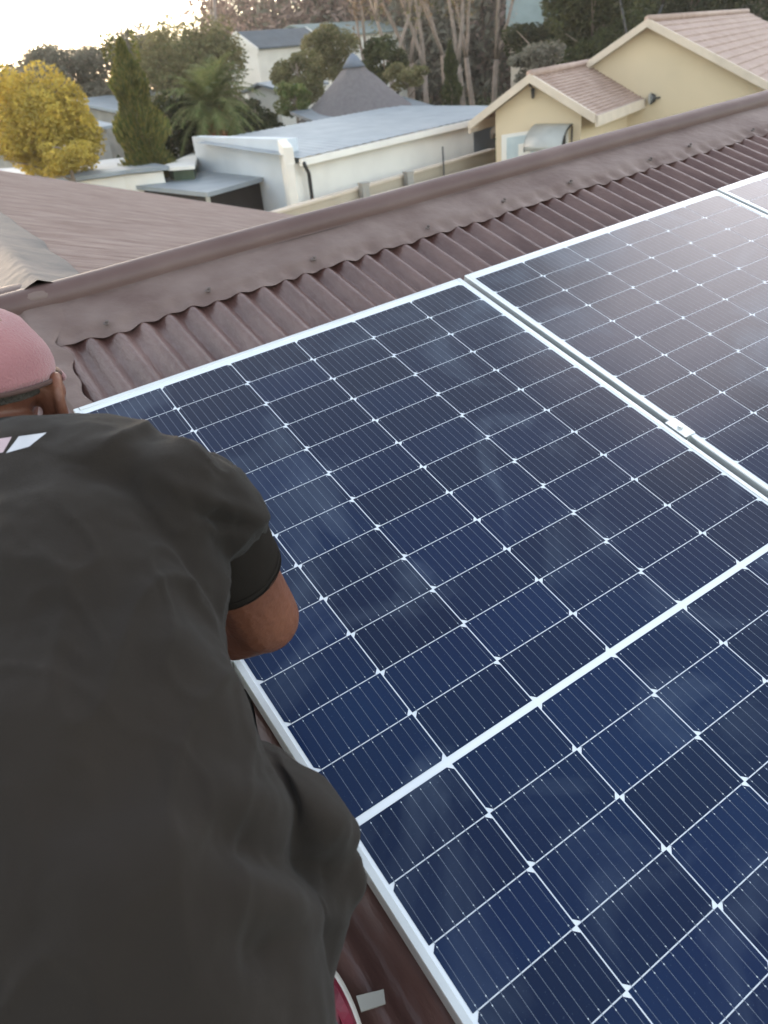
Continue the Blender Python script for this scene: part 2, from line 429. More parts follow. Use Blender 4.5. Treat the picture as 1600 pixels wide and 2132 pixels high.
# the roll
V = []; F = []
prof = [(.628, CR + .010), (.634, CR + .004), (.6365, CR + .012)]
for k in range(11):
    th = math.pi * (1 - k / 10) * 1.0
    prof.append((RV + .043 * math.cos(th), RWw + .038 * math.sin(th)))
prof += [(RV + .05, RWw - .02), (RV + .20, RWw - .145)]
nx = 240
for i in range(nx + 1):
    x = -5.2 + 14.8 * i / nx
    wob = .003 * noise.noise(Vector((x * 2.0, 3, 3))); wz = .003 * noise.noise(Vector((x * 2.6, 9, 3)))
    for (v, z) in prof: V.append((x, v + wob, z + wz))
m_ = len(prof)
for i in range(nx):
    for j in range(m_ - 1):
        a = i * m_ + j; F.append((a, a + m_, a + m_ + 1, a + 1))
mk('ridge_roll', V, F, M['roll'], house, FP, smooth=True)
for k in range(24):
    x = .24 + k * .37 + rng.uniform(-.10, .10)
    b = MB(); v = .475 + rng.uniform(-.015, .02)
    b.ball((x, v, CR + .012), (.009, .008, .0035), 10, 6, Matrix.Rotation(rng.uniform(0, 3), 3, 'Z'))
    b.ball((x + .004, v, CR + .019), (.006, .006, .003), 8, 5)
    b.obj('roofing_screw', M['lump'], house, FP, smooth=True)

# wing roof behind, its ridge running away from ours
J = FP @ Vector((.104, .78, -.08))
az = R_(86.5)
rd = Vector((math.cos(az), math.sin(az), 0)); sr = Vector((rd.y, -rd.x, 0))
def wing(side, s_len, name):
    th = R_(17); s = sr * side * math.cos(th) + Vector((0, 0, -math.sin(th))); nn = Vector((0, 0, math.cos(th))) + sr * side * math.sin(th)
    V = []; F = []; seg = 6; n = int(9.0 / PITCH * seg); ks = [0, 1.2, 2.6, 4, s_len]
    for k in ks:
        for i in range(n + 1):
            d = i * PITCH / seg + .02
            kk = k
            V.append(J + rd * d + s * kk + nn * (AMP * math.cos(2 * math.pi * d / PITCH) - .03 + .006 * noise.noise(Vector((d * 1.3, k * .8, side)))))
    for j in range(len(ks) - 1):
        for i in range(n):
            a = j * (n + 1) + i; F.append((a, a + 1, a + n + 2, a + n + 1) if side < 0 else (a, a + n + 1, a + n + 2, a + 1))
    mk(name, V, F, M['wingpaint'], house, I4, smooth=True)
wing(1, 6.3, 'wing_roof_sheet'); wing(-1, 5.2, 'wing_roof_sheet')
V = []; F = []
nx = 90; pr = [(-.19, -.085), (-.17, -.065), (-.08, -.035), (-.03, -.012), (0, 0), (.03, -.012), (.08, -.035), (.17, -.065), (.19, -.085)]
for i in range(nx + 1):
    d = 9.1 * i / nx - .10
    for (a, z) in pr:
        V.append(J + rd * d + sr * (a * (1 + .12 * noise.noise(Vector((d * 3, a * 4, 1))))) + Vector((0, 0, z + .018 + .007 * noise.noise(Vector((d * 4, a * 9, 5))))))
for i in range(nx):
    for j in range(len(pr) - 1):
        a = i * len(pr) + j; F.append((a, a + 1, a + len(pr) + 1, a + len(pr)))
mk('wing_ridge_cap', V, F, M['mortar'], house, I4, smooth=True)
# membrane apron where the wing ridge meets our ridge roll
b = MB()
b.ball(FP @ Vector((.085, .70, CR + .02)), (.085, .06, .026), 18, 10)
b.ball(FP @ Vector((.03, .76, CR + .01)), (.10, .05, .022), 18, 10)
b.obj('flashing_patch', M['flash'], house, I4, smooth=True)
# walls
b = MB()
b.box((-4.9, -5.0, .0), (9.2, 4.2, 2.35))
b.obj('wall', M['cream'], house, I4)
b = MB()
q = J + rd * 4.4
for (a, c) in (((-4.6, .2), (5.6, 8.9)),):
    P = [J + rd * c[0] * .0 + rd * 2.5 + sr * -4.8, J + rd * 8.8 + sr * -4.8, J + rd * 8.8 + sr * 5.8, J + rd * 2.5 + sr * 5.8]
    b.prism([(p.x, p.y, 0) for p in P], (0, 0, 2.1))
b.obj('wall', M['cream'], house, I4)
gab = MB()
for d in (8.75,):
    gab.prism([J + rd * d + sr * -4.7 + Vector((0, 0, -1.55)), J + rd * d + sr * 5.7 + Vector((0, 0, -1.85)), J + rd * d + Vector((0, 0, -.10))], rd * .12)
gab.obj('gable', M['cream'], house, I4)

# ---------------------------------------------------------------- solar panels
PC, PRW, G = .184, .09307, .0113
def cells_mesh():
    b = MB(); e = .00105; ch = .0085
    for c in range(6):
        for r in range(24):
            xa = c * PC + e; xb = (c + 1) * PC - e
            o = G if r >= 12 else 0
            ya = -(r * PRW + o + .0009); yb = -((r + 1) * PRW + o - .0009)
            if r == 11: yb = -(12 * PRW - .0009)
            bottom = (c % 2 == 0) == (r < 12)
            if bottom: P = [(xa, ya), (xa, yb + ch), (xa + ch, yb), (xb - ch, yb), (xb, yb + ch), (xb, ya)]
            else: P = [(xa, ya - ch), (xa, yb), (xb, yb), (xb, ya - ch), (xb - ch, ya), (xa + ch, ya)]
            b.add([(x, y, -.0004) for x, y in P], [tuple(range(6))])
    return b
def bus_mesh():
    b = MB(); p = MB(); hw = .00036
    for c in range(6):
        for k in range(10):
            x = c * PC + PC * (k + .5) / 10
            for h in range(2):
                ya = -(h * (12 * PRW + G) + .004); yb = -((12 if h == 0 else 24) * PRW + h * G - .004)
                b.quad((x - hw, ya, -.0001), (x - hw, yb, -.0001), (x + hw, yb, -.0001), (x + hw, ya, -.0001))
            for r in range(24):
                o = G if r >= 12 else 0
                for y in (-(r * PRW + o + .0065), -((r + 1) * PRW + o - .0065)):
                    p.quad((x - .0007, y + .0011, .0001), (x - .0007, y - .0011, .0001), (x + .0007, y - .0011, .0001), (x + .0007, y + .0011, .0001))
    return b, p
PX0, PX1, PY1, PY0 = -.0170, 1.1210, .0275, -(24 * PRW + G + .0275)
def make_panel(loc, label):
    t = root('solar_panel', loc, label, 'solar panel', 'solar panels laid side by side on the roof', FP)
    L_ = Vector(loc)
    def ob(b, name, m): return mk(name, [v + L_ for v in b.v], b.f, m, t, FP)
    b = MB(); b.box((PX0 + .009, PY0 + .009, -.0045), (PX1 - .009, PY1 - .009, -.0008)); ob(b, 'backsheet', M['back'])
    ob(cells_mesh(), 'cells', M['cell'])
    bb, pp = bus_mesh(); ob(bb, 'busbars', M['bus']); ob(pp, 'solder_pads', M['pad'])
    fw = .0125; b = MB()
    # frame with a small chamfer along its top edges
    def rail(x0, y0, x1, y1):
        c = .0012
        b.add([(x0, y0, -.035), (x1, y0, -.035), (x1, y1, -.035), (x0, y1, -.035),
               (x0, y0, -c), (x1, y0, -c), (x1, y1, -c), (x0, y1, -c),
               (x0 + c, y0 + c, .0012), (x1 - c, y0 + c, .0012), (x1 - c, y1 - c, .0012), (x0 + c, y1 - c, .0012)],
              [(3, 2, 1, 0), (8, 9, 10, 11)] + [(i, (i + 1) % 4, 4 + (i + 1) % 4, 4 + i) for i in range(4)] + [(4 + i, 4 + (i + 1) % 4, 8 + (i + 1) % 4, 8 + i) for i in range(4)])
    rail(PX0, PY0, PX0 + fw, PY1); rail(PX1 - fw, PY0, PX1, PY1)
    rail(PX0 + fw + .0003, PY1 - fw, PX1 - fw - .0003, PY1); rail(PX0 + fw + .0003, PY0, PX1 - fw - .0003, PY0 + fw)
    ob(b, 'frame', M['alu'])
    return t
def dup(r, loc, label):
    c = r.copy(); C.objects.link(c); c.matrix_world = FP @ Matrix.Translation(Vector(loc)); c['label'] = label; WORLD[c.name] = c.matrix_world.copy()
    for ch in list(r.children):
        d = ch.copy(); C.objects.link(d); d.parent = c
    return c
P2L = (1.158, .0037, 0); P3L = (2.316, .0074, 0)
bpy.context.view_layer.update()
pan = make_panel((0, 0, 0), 'dark blue solar panel nearest the kneeling man, its left edge under his arm')
dup(pan, P2L, 'middle solar panel, right of the long clamped seam, with a pale sky reflection')
dup(pan, P3L, 'solar panel at the far right, only its top corner in view')

# rails and clamps
for i, (v, lab) in enumerate(((-.77, 'upper aluminium mounting rail, its end showing under the left panel edge by the hand'), (-1.62, 'lower aluminium mounting rail hidden under the panels'))):
    b = MB(); b.box((-.045, v - .02, -.075), (4.4, v + .02, -.0355))
    b.box((-.045, v - .02, -.0355), (4.4, v - .012, -.0352))
    tag(b.obj('mounting_rail', M['alu_side'], None, FP, (-.07, v, -.075)), lab, 'rail', 'mounting rails under the panels')
def clamp(x, v, wdt, lab):
    t = root('panel_clamp', (x, v, 0), lab, 'clamp', None, FP)
    b = MB(); b.box((x - wdt / 2, v - .031, .0015), (x + wdt / 2, v + .031, .0040)); b.box((x - .008, v - .031, -.0350), (x + .008, v + .031, .0012))
    b.obj('clamp_plate', M['alu'], t, FP)
    b = MB(); b.tube([(x, v, .0041), (x, v, .0085)], .0065, 6)
    b.obj('bolt', M['alu_side'], t, FP)
clamp(1.1400, -.777, .034, 'small aluminium clamp on the seam between the two big panels')
clamp(-.026, -.745, .030, 'end clamp on the left panel edge where the hand works')
b = MB()
pts = []
for i in range(26):
    s = i / 25; pts.append((-.022 + .014 * math.sin(s * 9) - .01 * s, -.72 - s * .38, -.078 + .012 * math.sin(s * 23)))
b.tube(pts, .0045, 8)
b.tube([(p[0] - .010 + .008 * math.sin(i * .7), p[1] - .01, p[2] + .006) for i, p in enumerate(pts)], .0045, 8)
tag(b.obj('panel_cable', M['black'], None, FP, pts[0], smooth=True), 'black panel cable lying in the shadow under the left panel edge', 'cable')
b = MB()
b.tube([(-.028, -.735, -.04), (-.030, -.752, -.022), (-.036, -.772, -.02), (-.034, -.80, -.035), (-.03, -.84, -.07)], .0022, 6)
b.tube([(-.028, -.745, -.045), (-.038, -.765, -.02), (-.046, -.775, -.03), (-.05, -.80, -.05)], .0018, 6)
tag(b.obj('earth_wire', M['green'], None, FP, (-.028, -.735, -.04), smooth=True), 'thin green wire sticking out beside the end clamp', 'wire')
# white strip of tape on the roof beside the shoe
a_ = [dp(742, 2072, 1.045), dp(800, 2055, 1.045), dp(803, 2090, 1.045), dp(752, 2110, 1.045)]
b = MB(); b.prism([(p.x, p.y, CR + .0075) for p in a_][::-1], (0, 0, .007))
tag(b.obj('tape_piece', M['paper'], None, FP, (a_[0].x, a_[0].y, CR)), 'small off-white strip lying on the roof beside the shoe', 'tape')

# ---------------------------------------------------------------- neighbours
def P3(q): return Vector((q.x, q.y, q.z))
UP = Vector((0, 0, 1))
def wallprism(top, thick, z0=0.0):
    """top: two or more points along a vertical wall's top edge; returns polygon down to z0"""
    return [Vector((p.x, p.y, z0)) for p in top][::-1] + list(top)

# white long building
P0 = atz(610, 330, 2.9); P1 = atz(985, 245, 2.9)
d1 = (P1 - P0).normalized(); n1 = Vector((-d1.y, d1.x, 0))       # n1 points away from us
wb = root('white_outbuilding', (P0.x, P0.y, 0), 'long low white building with pale blue sheet roof and parapet end wall', 'building')
b = MB(); L1 = (P1 - P0).length
b.prism([P0 - UP * .12, P0 - UP * 2.9, P1 - UP * 2.9, P1 - UP * .12], n1 * .2)
b.obj('wall', M['white'], wb)
b = MB(); sl = .045; D = 5.2
ext = d1 * (L1 + 3.2)
a = P0 - n1 * .18; 
for k in range(3): pass
V = []; F = []; nxx = 130
dir2h = (atz(400, 285, 3.22) - atz(597, 290, 3.22)).normalized()
for j, dd in enumerate((0, D)):
    for i in range(nxx + 1):
        s = i / nxx
        V.append(a + dir2h * (dd / dir2h.dot(n1)) * (1 - s) + n1 * (dd * s) + ext * s + UP * (sl * dd + .008 * math.cos(i * math.pi * .5)))
for i in range(nxx): F.append((i, i + 1, nxx + 2 + i, nxx + 1 + i))
mk('roof', V, F, M['zinc'], wb)
b = MB(); b.prism([a - UP * .02, a - UP * .16, a - UP * .16 + ext * .93, a - UP * .02 + ext * .93], n1 * -.09)
b.obj('gutter', M['white'], wb)
b = MB()
A = atz(597, 290, 3.22); Bq = atz(400, 285, 3.22)
dir2 = (Bq - A).normalized(); nn2 = Vector((dir2.y, -dir2.x, 0))
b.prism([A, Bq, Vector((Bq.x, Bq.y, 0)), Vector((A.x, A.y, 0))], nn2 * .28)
b.obj('parapet_wall', M['white_shade'], wb)
# short return of the parapet facing us, beside the downpipe
b = MB()
A2 = A + nn2 * .28 - d1 * 0
c0 = A.copy(); c1 = P0.copy()
b.prism([Vector((c0.x, c0.y, 3.22)), Vector((c0.x, c0.y, 0)), Vector((c1.x, c1.y, 0)) + d1 * .05, Vector((c1.x, c1.y, 3.12)) + d1 * .05], n1 * .3)
b.obj('parapet_return', M['white'], wb)
b = MB()
q = P0 + d1 * .28 - n1 * .16
b.tube([P0 - n1 * .3 - UP * .1 + d1 * .02, q - UP * .35, q - UP * 1.2, q - UP * 2.85], .045, 8)
b.obj('downpipe', M['iron'], wb, smooth=True)
b = MB(); q2 = P0 + d1 * .75 - n1 * .07; b.tube([q2 - UP * 1.0, q2 - UP * 2.85], .022, 6); b.obj('downpipe', M['iron'], wb, smooth=True)

# second roof behind it
gb = root('grey_roofed_annex', P3(atz(620, 240, 0) * 0 + Vector((atz(700, 225, 3.6).x, atz(700, 225, 3.6).y, 0))), 'grey flat-roofed annex behind the long white building', 'building')
zA = 3.3
q = [atz(604, 232, zA), atz(838, 203, zA), atz(838, 240, zA - .25), atz(604, 247, zA - .25)]
c = atz(604, 232, zA); e_ = (atz(838, 200, zA) - c); e_.z = 0; e_n = e_.normalized(); nb_ = Vector((-e_n.y, e_n.x, 0))
b = MB(); b.prism([c, c + e_ * 1.0, c + e_ * 1.0 - nb_ * 2.6 - UP * .42, c - nb_ * 2.6 - UP * .42], UP * -.10)
b.obj('roof', M['zincdark'], gb)
b = MB(); b.prism([Vector((p.x, p.y, 0)) for p in (c + e_n * .3 - nb_ * .2, c + e_ * .97 - nb_ * .2, c + e_ * .97 - nb_ * 2.3, c + e_n * .3 - nb_ * 2.3)], UP * 2.74)
b.obj('wall', M['white'], gb)

# blue grey panel wall between the white building and the yellow house
ww = root('blue_grey_wall', (P1.x, P1.y, 0), 'blue-grey side wall in the gap between white building and yellow house', 'wall')
a = P1 + d1 * .05 + n1 * .6; b = MB(); b.prism([a + UP * -.15, a + UP * -2.9, a + d1 * 2.2 + UP * -2.9, a + d1 * 2.2 + UP * -.15], n1 * .15)
b.obj('wall_panel', mat('blue_grey_wall_paint', (.27, .31, .36), .8, var=.06, scale=2), ww)
b = MB(); b.prism([a + UP * -.14, a + d1 * 2.2 + UP * -.14, a + d1 * 2.2 + UP * .02, a + UP * .02], n1 * .2)  # dark strip painted in for the shaded gap above the wall
b.obj('gap_shade_strip', M['dark'], ww)

# carport: blue sheet roof on posts over a dark bay
zc = 2.35
cp = [atz(395, 345, zc), atz(566, 364, zc), atz(432, 401, zc), atz(262, 384, zc)]
ct = root('carport', (cp[1].x, cp[1].y, 0), 'carport with light blue sheet roof and dark open bay against the white parapet', 'carport')
b = MB(); b.prism(cp, UP * -.10); b.obj('roof', M['zinc'], ct)
for p in (cp[1], cp[2]):
    b = MB(); q = p.lerp(sum(cp, Vector()) / 4, .06); b.box((q.x - .04, q.y - .04, 0), (q.x + .04, q.y + .04, zc - .12))
    b.obj('post', M['steel'], ct)
cc = sum(cp, Vector()) / 4
b = MB(); b.prism([Vector((p.x, p.y, .05)) for p in [cc + (p - cc) * .9 for p in cp]], UP * (zc - .2))  # near-black block fills the open bay, standing in for its shade
b.obj('bay_shade_block', M['dark'], ct)

# flat-roofed outbuilding at left
zf = 2.75
fl = [atz(-20, 352, zf), atz(131, 343, zf), atz(257, 328, zf), atz(352, 345, zf), atz(262, 354, zf), atz(140, 371, zf), atz(20, 376, zf)]
fo = root('flat_roofed_shed', (fl[3].x, fl[3].y, 0), 'low shed with pale blue flat roof beyond the left brown roof', 'shed')
b = MB(); b.prism(fl, UP * -.10); b.obj('roof', M['zinc'], fo)
cc = sum((p for p in fl), Vector()) / len(fl)
b = MB(); b.prism([Vector((p.x, p.y, 0)) for p in [cc + (p - cc) * .93 for p in fl]], UP * (zf - .13)); b.obj('wall', M['white'], fo)
# small white-edged roof in front of the dark gap
zs = 2.7
sl_ = [atz(340, 345, zs), atz(402, 318, zs), atz(412, 322, zs), atz(405, 345, zs), atz(352, 349, zs)]
so = root('lean_to_roof', (sl_[0].x, sl_[0].y, 0), 'narrow white-edged lean-to roof left of the parapet wall', 'roof')
b = MB(); b.prism(sl_, UP * -.08); b.obj('roof', M['white'], so)
b = MB(); cc = sum(sl_, Vector()) / 5
b.prism([Vector((p.x, p.y, 0)) for p in [cc + (p - cc) * .8 for p in sl_]], UP * (zs - .1)); b.obj('wall', mat('dull_green_paint', (.06, .09, .06), .8), so)

# yellow house: small front gable and big gable behind
Pk = atz(1105, 160, 3.9)
e1 = ray(1930, -7); e1.z = 0; e1.normalize(); s1 = Vector((e1.y, -e1.x, 0))        # s1 points to the right along the gable
yh = root('yellow_house', (Pk.x, Pk.y, 0), 'cream-yellow house with pinkish-brown tiled gables and a porch window', 'house')
def gable_house(Pk, rise, hw, wl, wr, length, tone):
    eL = Pk - s1 * hw - UP * rise; eR = Pk + s1 * hw - UP * rise
    b = MB()
    zl = Pk.z - rise
    k = rise / hw
    A_ = Pk - s1 * wl - UP * (k * wl + .1); B_ = Pk + s1 * wr - UP * (k * wr + .1)
    b.prism([Vector((A_.x, A_.y, 0)) + e1 * .25, A_ + e1 * .25, Pk - UP * .1 + e1 * .25, B_ + e1 * .25, Vector((B_.x, B_.y, 0)) + e1 * .25], e1 * length)
    b.obj('wall', M['cream'], yh)
    for sd_, E_ in ((-1, eL), (1, eR)):
        V = []; F = []; nrow = 16; ncol = max(4, int(length / .3))
        # tiled slope with stepped courses
        slope = (E_ - Pk); nrm_ = (UP * hw + s1 * sd_ * rise).normalized()
        for i in range(nrow):
            for st in (0, 1):
                f_ = (i + st * .98) / nrow; off = .035 if st == 1 else .005
                for j in range(ncol * 4 + 1):
                    g_ = j / (ncol * 4)
                    V.append(Pk + slope * f_ + e1 * (-.06 + g_ * (length + .3)) + nrm_ * (off + .012 * math.cos(j * math.pi / 2)))
        n_ = ncol * 4 + 1
        for i in range(nrow * 2 - 1):
            for j in range(n_ - 1):
                q = i * n_ + j; F.append((q, q + 1, q + n_ + 1, q + n_))
        mk('roof', V, F, M['tile'], yh)
        b = MB(); b.prism([Pk + UP * .07 - e1 * .08, E_ + UP * .07 - e1 * .08, E_ - UP * .12 - e1 * .08, Pk - UP * .12 - e1 * .08], e1 * .10)
        b.obj('barge_board', M['trim'], yh)
        b = MB(); b.prism([E_ + UP * .03, E_ - UP * .20, E_ - UP * .20 + e1 * length, E_ + UP * .03 + e1 * length], s1 * sd_ * .06)
        b.obj('gutter', M['trim'], yh)
    b = MB(); b.tube([Pk + UP * .06 - e1 * .07, Pk + UP * .06 + e1 * (length + .2)], .085, 8); b.obj('ridge_cap', M['tile'], yh, smooth=True)
gable_house(Pk, .93, 1.60, 1.02, 1.18, 4.2, 0)
Pb = onp(1350, 45, Pk + e1 * 4.0, e1)
gable_house(Pb, 2.35, 4.4, 3.9, 3.9, 15.0, 1)
# window, awning, lantern, light on the yellow house
gp = Pk + e1 * .25
def on(u, v, off=0.0): return onp(u, v, gp - e1 * off, e1)
fr = MB(); 
wq = [on(1050, 283), on(1182, 262), on(1182, 345), on(1050, 345)]
fr.prism([on(1046, 281, .0), on(1184, 259, .0), on(1184, 350, .0), on(1046, 350, .0)], -e1 * .05)
wf = fr.obj('window', M['white'], yh)
b = MB(); b.prism([on(1056, 287, .05), on(1148, 273, .05), on(1148, 345, .05), on(1056, 345, .05)], -e1 * .015); b.obj('pane', M['paleglass'], wf)
b = MB(); b.prism([on(1158, 272, .05), on(1178, 268, .05), on(1178, 300, .05), on(1158, 304, .05)], -e1 * .015); b.obj('pane', M['dark'], wf)
b = MB(); b.prism([on(1080, 300, .07), on(1105, 296, .07), on(1105, 345, .07), on(1080, 345, .07)], -e1 * .02); b.obj('sash', M['white'], wf)
aw = root('window_awning', on(1150, 262), 'arched brown-grey awning over the porch window', 'awning')
L_ = on(1116, 259); Rr = on(1192, 258)
V = []; F = []; na = 9
for i in range(na):
    th = (math.pi / 2) * i / (na - 1)
    for P_ in (L_, Rr): V.append(P_ - e1 * (.75 * math.sin(th)) - UP * (.50 * (1 - math.cos(th))) )
for i in range(na - 1): F.append((2 * i, 2 * i + 1, 2 * i + 3, 2 * i + 2))
o = mk('awning_sheet', V, F, M['awning'], aw, smooth=True)
sm = o.modifiers.new('t', 'SOLIDIFY'); sm.thickness = .015
for P_ in (L_, Rr):
    b = MB(); b.tube([P_ - e1 * (.75 * math.sin(math.pi / 2 * i / 8)) - UP * (.50 * (1 - math.cos(math.pi / 2 * i / 8)) + .02) for i in range(9)] , .022, 6)
    b.tube([P_ - UP * .05, P_ - UP * .55], .022, 6); b.tube([P_ - UP * .5, P_ - e1 * .72 - UP * .5], .018, 6)
    b.obj('bracket', M['iron'], aw, smooth=True)
lq = on(1110, 193, .12)
ln = root('wall_lantern', on(1110, 193), 'small black wall lantern under the peak of the front gable', 'lantern')
b = MB(); b.tube([on(1103, 180), on(1103, 180, .12) + UP * .04, lq + UP * .10], .014, 6); b.obj('bracket', M['iron'], ln)
b = MB(); b.tube([lq + UP * .10, lq + UP * .08, lq - UP * .10, lq - UP * .13], [.02, .055, .04, .012], 6); b.obj('lamp_housing', M['iron'], ln)
gp2 = Pb + e1 * .25
lq = onp(1358, 205, gp2 - e1 * .12, e1)
ln = root('security_light', lq + e1 * .12, 'round silver security light on the big yellow gable wall', 'wall light')
b = MB(); b.tube([lq - s1 * .03 - e1 * .03, lq + s1 * .10 + UP * .0], [.15, .08], 14); b.obj('lamp_housing', M['iron'], ln)
b = MB(); b.tube([lq - s1 * .035 - e1 * .04, lq - s1 * .05 - e1 * .05], [.135, .125], 14); b.obj('lens', mat('pale_lamp_lens', (.6, .62, .6), .2, var=.05), ln)
b = MB(); b.tube([lq + s1 * .08, lq + s1 * .18 + e1 * .12], .025, 6); b.obj('bracket', M['iron'], ln)

# yard: paving and low boundary wall with stub pillars
zz = .02
pv = [P0 + d1 * a_ + n1 * c_ for a_, c_ in ((-1.5, -.02), (8.5, -.02), (8.5, -5.2), (-1.5, -5.2))]
struct(mk('paving', [Vector((p.x, p.y, zz)) for p in pv][::-1], [(0, 1, 2, 3)], M['paving']))
for lab, seq, m2, zb in (('low cream-topped wall just beyond our ridge, in front of the yard wall', ((780, 413), (1010, 351)), 'cream', 1.85), ('beige yard wall with two stub pillars in front of the long white wall', ((640, 427), (985, 326)), 'paving', 2.06)):
    A = atz(seq[0][0], seq[0][1], zb); Bq = atz(seq[1][0], seq[1][1], zb); dd = (Bq - A).normalized(); nn = Vector((-dd.y, dd.x, 0))
    yw = root('yard_wall' if zb > 2 else 'front_wall', (A.x, A.y, 0), lab, 'wall')
    b = MB(); A -= dd * 1.0; Bq += dd * 1.2
    b.prism([A, Bq, Vector((Bq.x, Bq.y, 0)), Vector((A.x, A.y, 0))], nn * .15); b.obj('wall_panel', M[m2], yw)
    b = MB(); b.prism([A + UP * .05 - nn * .03, Bq + UP * .05 - nn * .03, Bq + UP * .003 - nn * .03, A + UP * .003 - nn * .03], nn * .21); b.obj('coping', M['trim'], yw)
for u, v0, lab in ((743, 393, 'grey concrete stub pillar on the yard wall, left of the pair'), (836, 369, 'grey concrete stub pillar on the yard wall, right of the pair')):
    t_ = onp(u, v0, A + nn * .07, nn); h = t_.z
    b = MB(); t_ = t_ + UP * .10 - nn * .22; h += .10; b.box((t_.x - .09, t_.y - .09, 0), (t_.x + .09, t_.y + .09, h)); b.box((t_.x - .105, t_.y - .105, h + .003), (t_.x + .105, t_.y + .105, h + .035))
    tag(b.obj('yard_pillar', M['concrete'], None, I4, (t_.x, t_.y, 0)), lab, 'pillar', 'stub pillars on the yard wall')
t_ = onp(922, 305, A - nn * .1, nn)
b = MB(); b.tube([(t_.x, t_.y, 0), (t_.x, t_.y, t_.z)], .02, 8); b.tube([(t_.x, t_.y, 0), (t_.x, t_.y, t_.z - .75)], .045, 8)
tag(b.obj('yard_pole', M['iron'], None, I4, (t_.x, t_.y, 0), smooth=True), 'thin dark pole standing in front of the white wall', 'pole')

# thatched rondavel
ap = pos(735, 118, 31); base_z = 2.35
rh = root('thatched_hut', (ap.x, ap.y, 0), 'round hut with tall grey thatched cone roof', 'hut')
V = [ap.copy()]; F = []; nr = 10; ns = 40; RB = 2.9
for i in range(1, nr + 1):
    f_ = i / nr
    for j in range(ns):
        th = 2 * math.pi * j / ns
        r = RB * (f_ ** 1.08) + .03 * rng.uniform(-1, 1)
        V.append(Vector((ap.x + r * math.cos(th), ap.y + r * math.sin(th), ap.z - (ap.z - base_z) * f_ + .02 * rng.uniform(-1, 1))))
for j in range(ns): F.append((0, 1 + j, 1 + (j + 1) % ns))
for i in range(nr - 1):
    for j in range(ns):
        a = 1 + i * ns; F.append((a + j, a + ns + j, a + ns + (j + 1) % ns, a + (j + 1) % ns))
mk('thatched_roof', V, F, M['thatch'], rh, smooth=True)
b = MB(); b.tube([ap + UP * .10, ap - UP * .0, ap - UP * .32], [.05, .16, .42], 20); b.obj('roof_cap', M['thatchcap'], rh, smooth=True)
b = MB(); b.tube([(ap.x, ap.y, 0), (ap.x, ap.y, base_z + .15)], RB - .5, 32); b.obj('wall', M['cream'], rh)

# white two-storey house
hd = 50
g0 = pos(493, 72, hd)
dR = ray(2300, -50); dR.z = 0; dR.normalize(); dG = Vector((-dR.y, dR.x, 0))   # ridge runs right and away
# corners traced on the facade planes
eN = onp(533, 100, g0 - dG * 2.2, dG)
wh = root('white_two_storey_house', (g0.x, g0.y, 0), 'white two-storey house with dark blue-grey roof above the trees', 'house')
hw = 1.35; rise = .8; LN = 5.6
gA = g0 - dG * hw - UP * rise; gB = g0 + dG * hw - UP * rise
b = MB(); b.prism([Vector((gA.x, gA.y, 0)), gA, g0 - UP * .05, gB, Vector((gB.x, gB.y, 0))], dR * LN); b.obj('wall', M['white'], wh)
for E_ in (gA, gB):
    sl = (E_ - g0); b = MB(); b.prism([g0 + UP * .06, g0 + sl * 1.12 + UP * .06, g0 + sl * 1.12 + UP * .06 + dR * LN, g0 + UP * .06 + dR * LN], UP * .08); b.obj('roof', M['slate'], wh)
    for kk in (-.12, LN + .0):
        b = MB(); b.prism([g0 + UP * .16 + dR * kk, g0 + sl * 1.14 + UP * .16 + dR * kk, g0 + sl * 1.14 - UP * .12 + dR * kk, g0 - UP * .12 + dR * kk], dR * .12); b.obj('barge_board', M['white'], wh)
b = MB(); q = gA + dR * 3.6 - UP * .75
b.prism([q, q + dR * 1.2, q + dR * 1.2 - UP * .9, q - UP * .9], -dG * .04); wn_ = b.obj('window', M['dark'], wh)
b = MB(); q = q + dR * .5 - dG * .04; b.prism([q, q + dR * .08, q + dR * .08 - UP * .9, q - UP * .9], -dG * .03); b.obj('sash', M['greenroof'], wn_)
# grey-green roof behind it
def simple_house(name, label, u, vtop, hd, length, hw, rise, wallz, mroof, mwall, dirv):
    g0 = pos(u, vtop, hd); d = ray(*dirv); d.z = 0; d.normalize()
    if dirv[0] > 50000: q_ = ray(u + 60, vtop); d = Vector((q_.y, -q_.x, 0)).normalized()
    dg = Vector((-d.y, d.x, 0))
    t = root(name, (g0.x, g0.y, 0), label, 'house')
    A = g0 - dg * hw - UP * rise; B = g0 + dg * hw - UP * rise
    b = MB(); b.prism([Vector((A.x, A.y, 0)) + dg * .3, A + dg * .3, g0 - UP * .1, B - dg * .3, Vector((B.x, B.y, 0)) - dg * .3], d * length); b.obj('wall', mwall, t)
    for E_ in (A, B):
        b = MB(); b.prism([g0 - d * .3, E_ - d * .3, E_ + d * (length + .3), g0 + d * (length + .3)], UP * .10); b.obj('roof', mroof, t)
    return t
simple_house('green_roofed_house', 'distant house with long grey-green roof right of the white two-storey house', 610, 55, 62, 8.5, 3.5, .9, 3, M['greenroof'], M['white'], (2300, -50))
simple_house('teal_roofed_house', 'distant house with pale teal-grey roof above the dark round bush', 1066, -50, 60, 4.3, 3.6, 3.1, 3, M['greenroof'], M['trim'], (60000, -6400))
simple_house('white_roofed_house', 'low house with pale grey roof between the golden tree and the tall conifer', 150, 213, 40, 8.0, 4.5, 1.05, 3, M['zinc'], M['concrete'], (1500, 0))
simple_house('white_roofed_bungalow', 'distant pale roof at the far left edge behind the golden tree', -60, 272, 34, 4.2, 2.5, .5, 3, M['zinc'], M['concrete'], (1900, 0))
simple_house('pale_roofed_cottage', 'little pale roof between hut and white two-storey house', 545, 176, 44, 3.2, 1.4, .35, 3, M['zinc'], M['white'], (2300, -50))

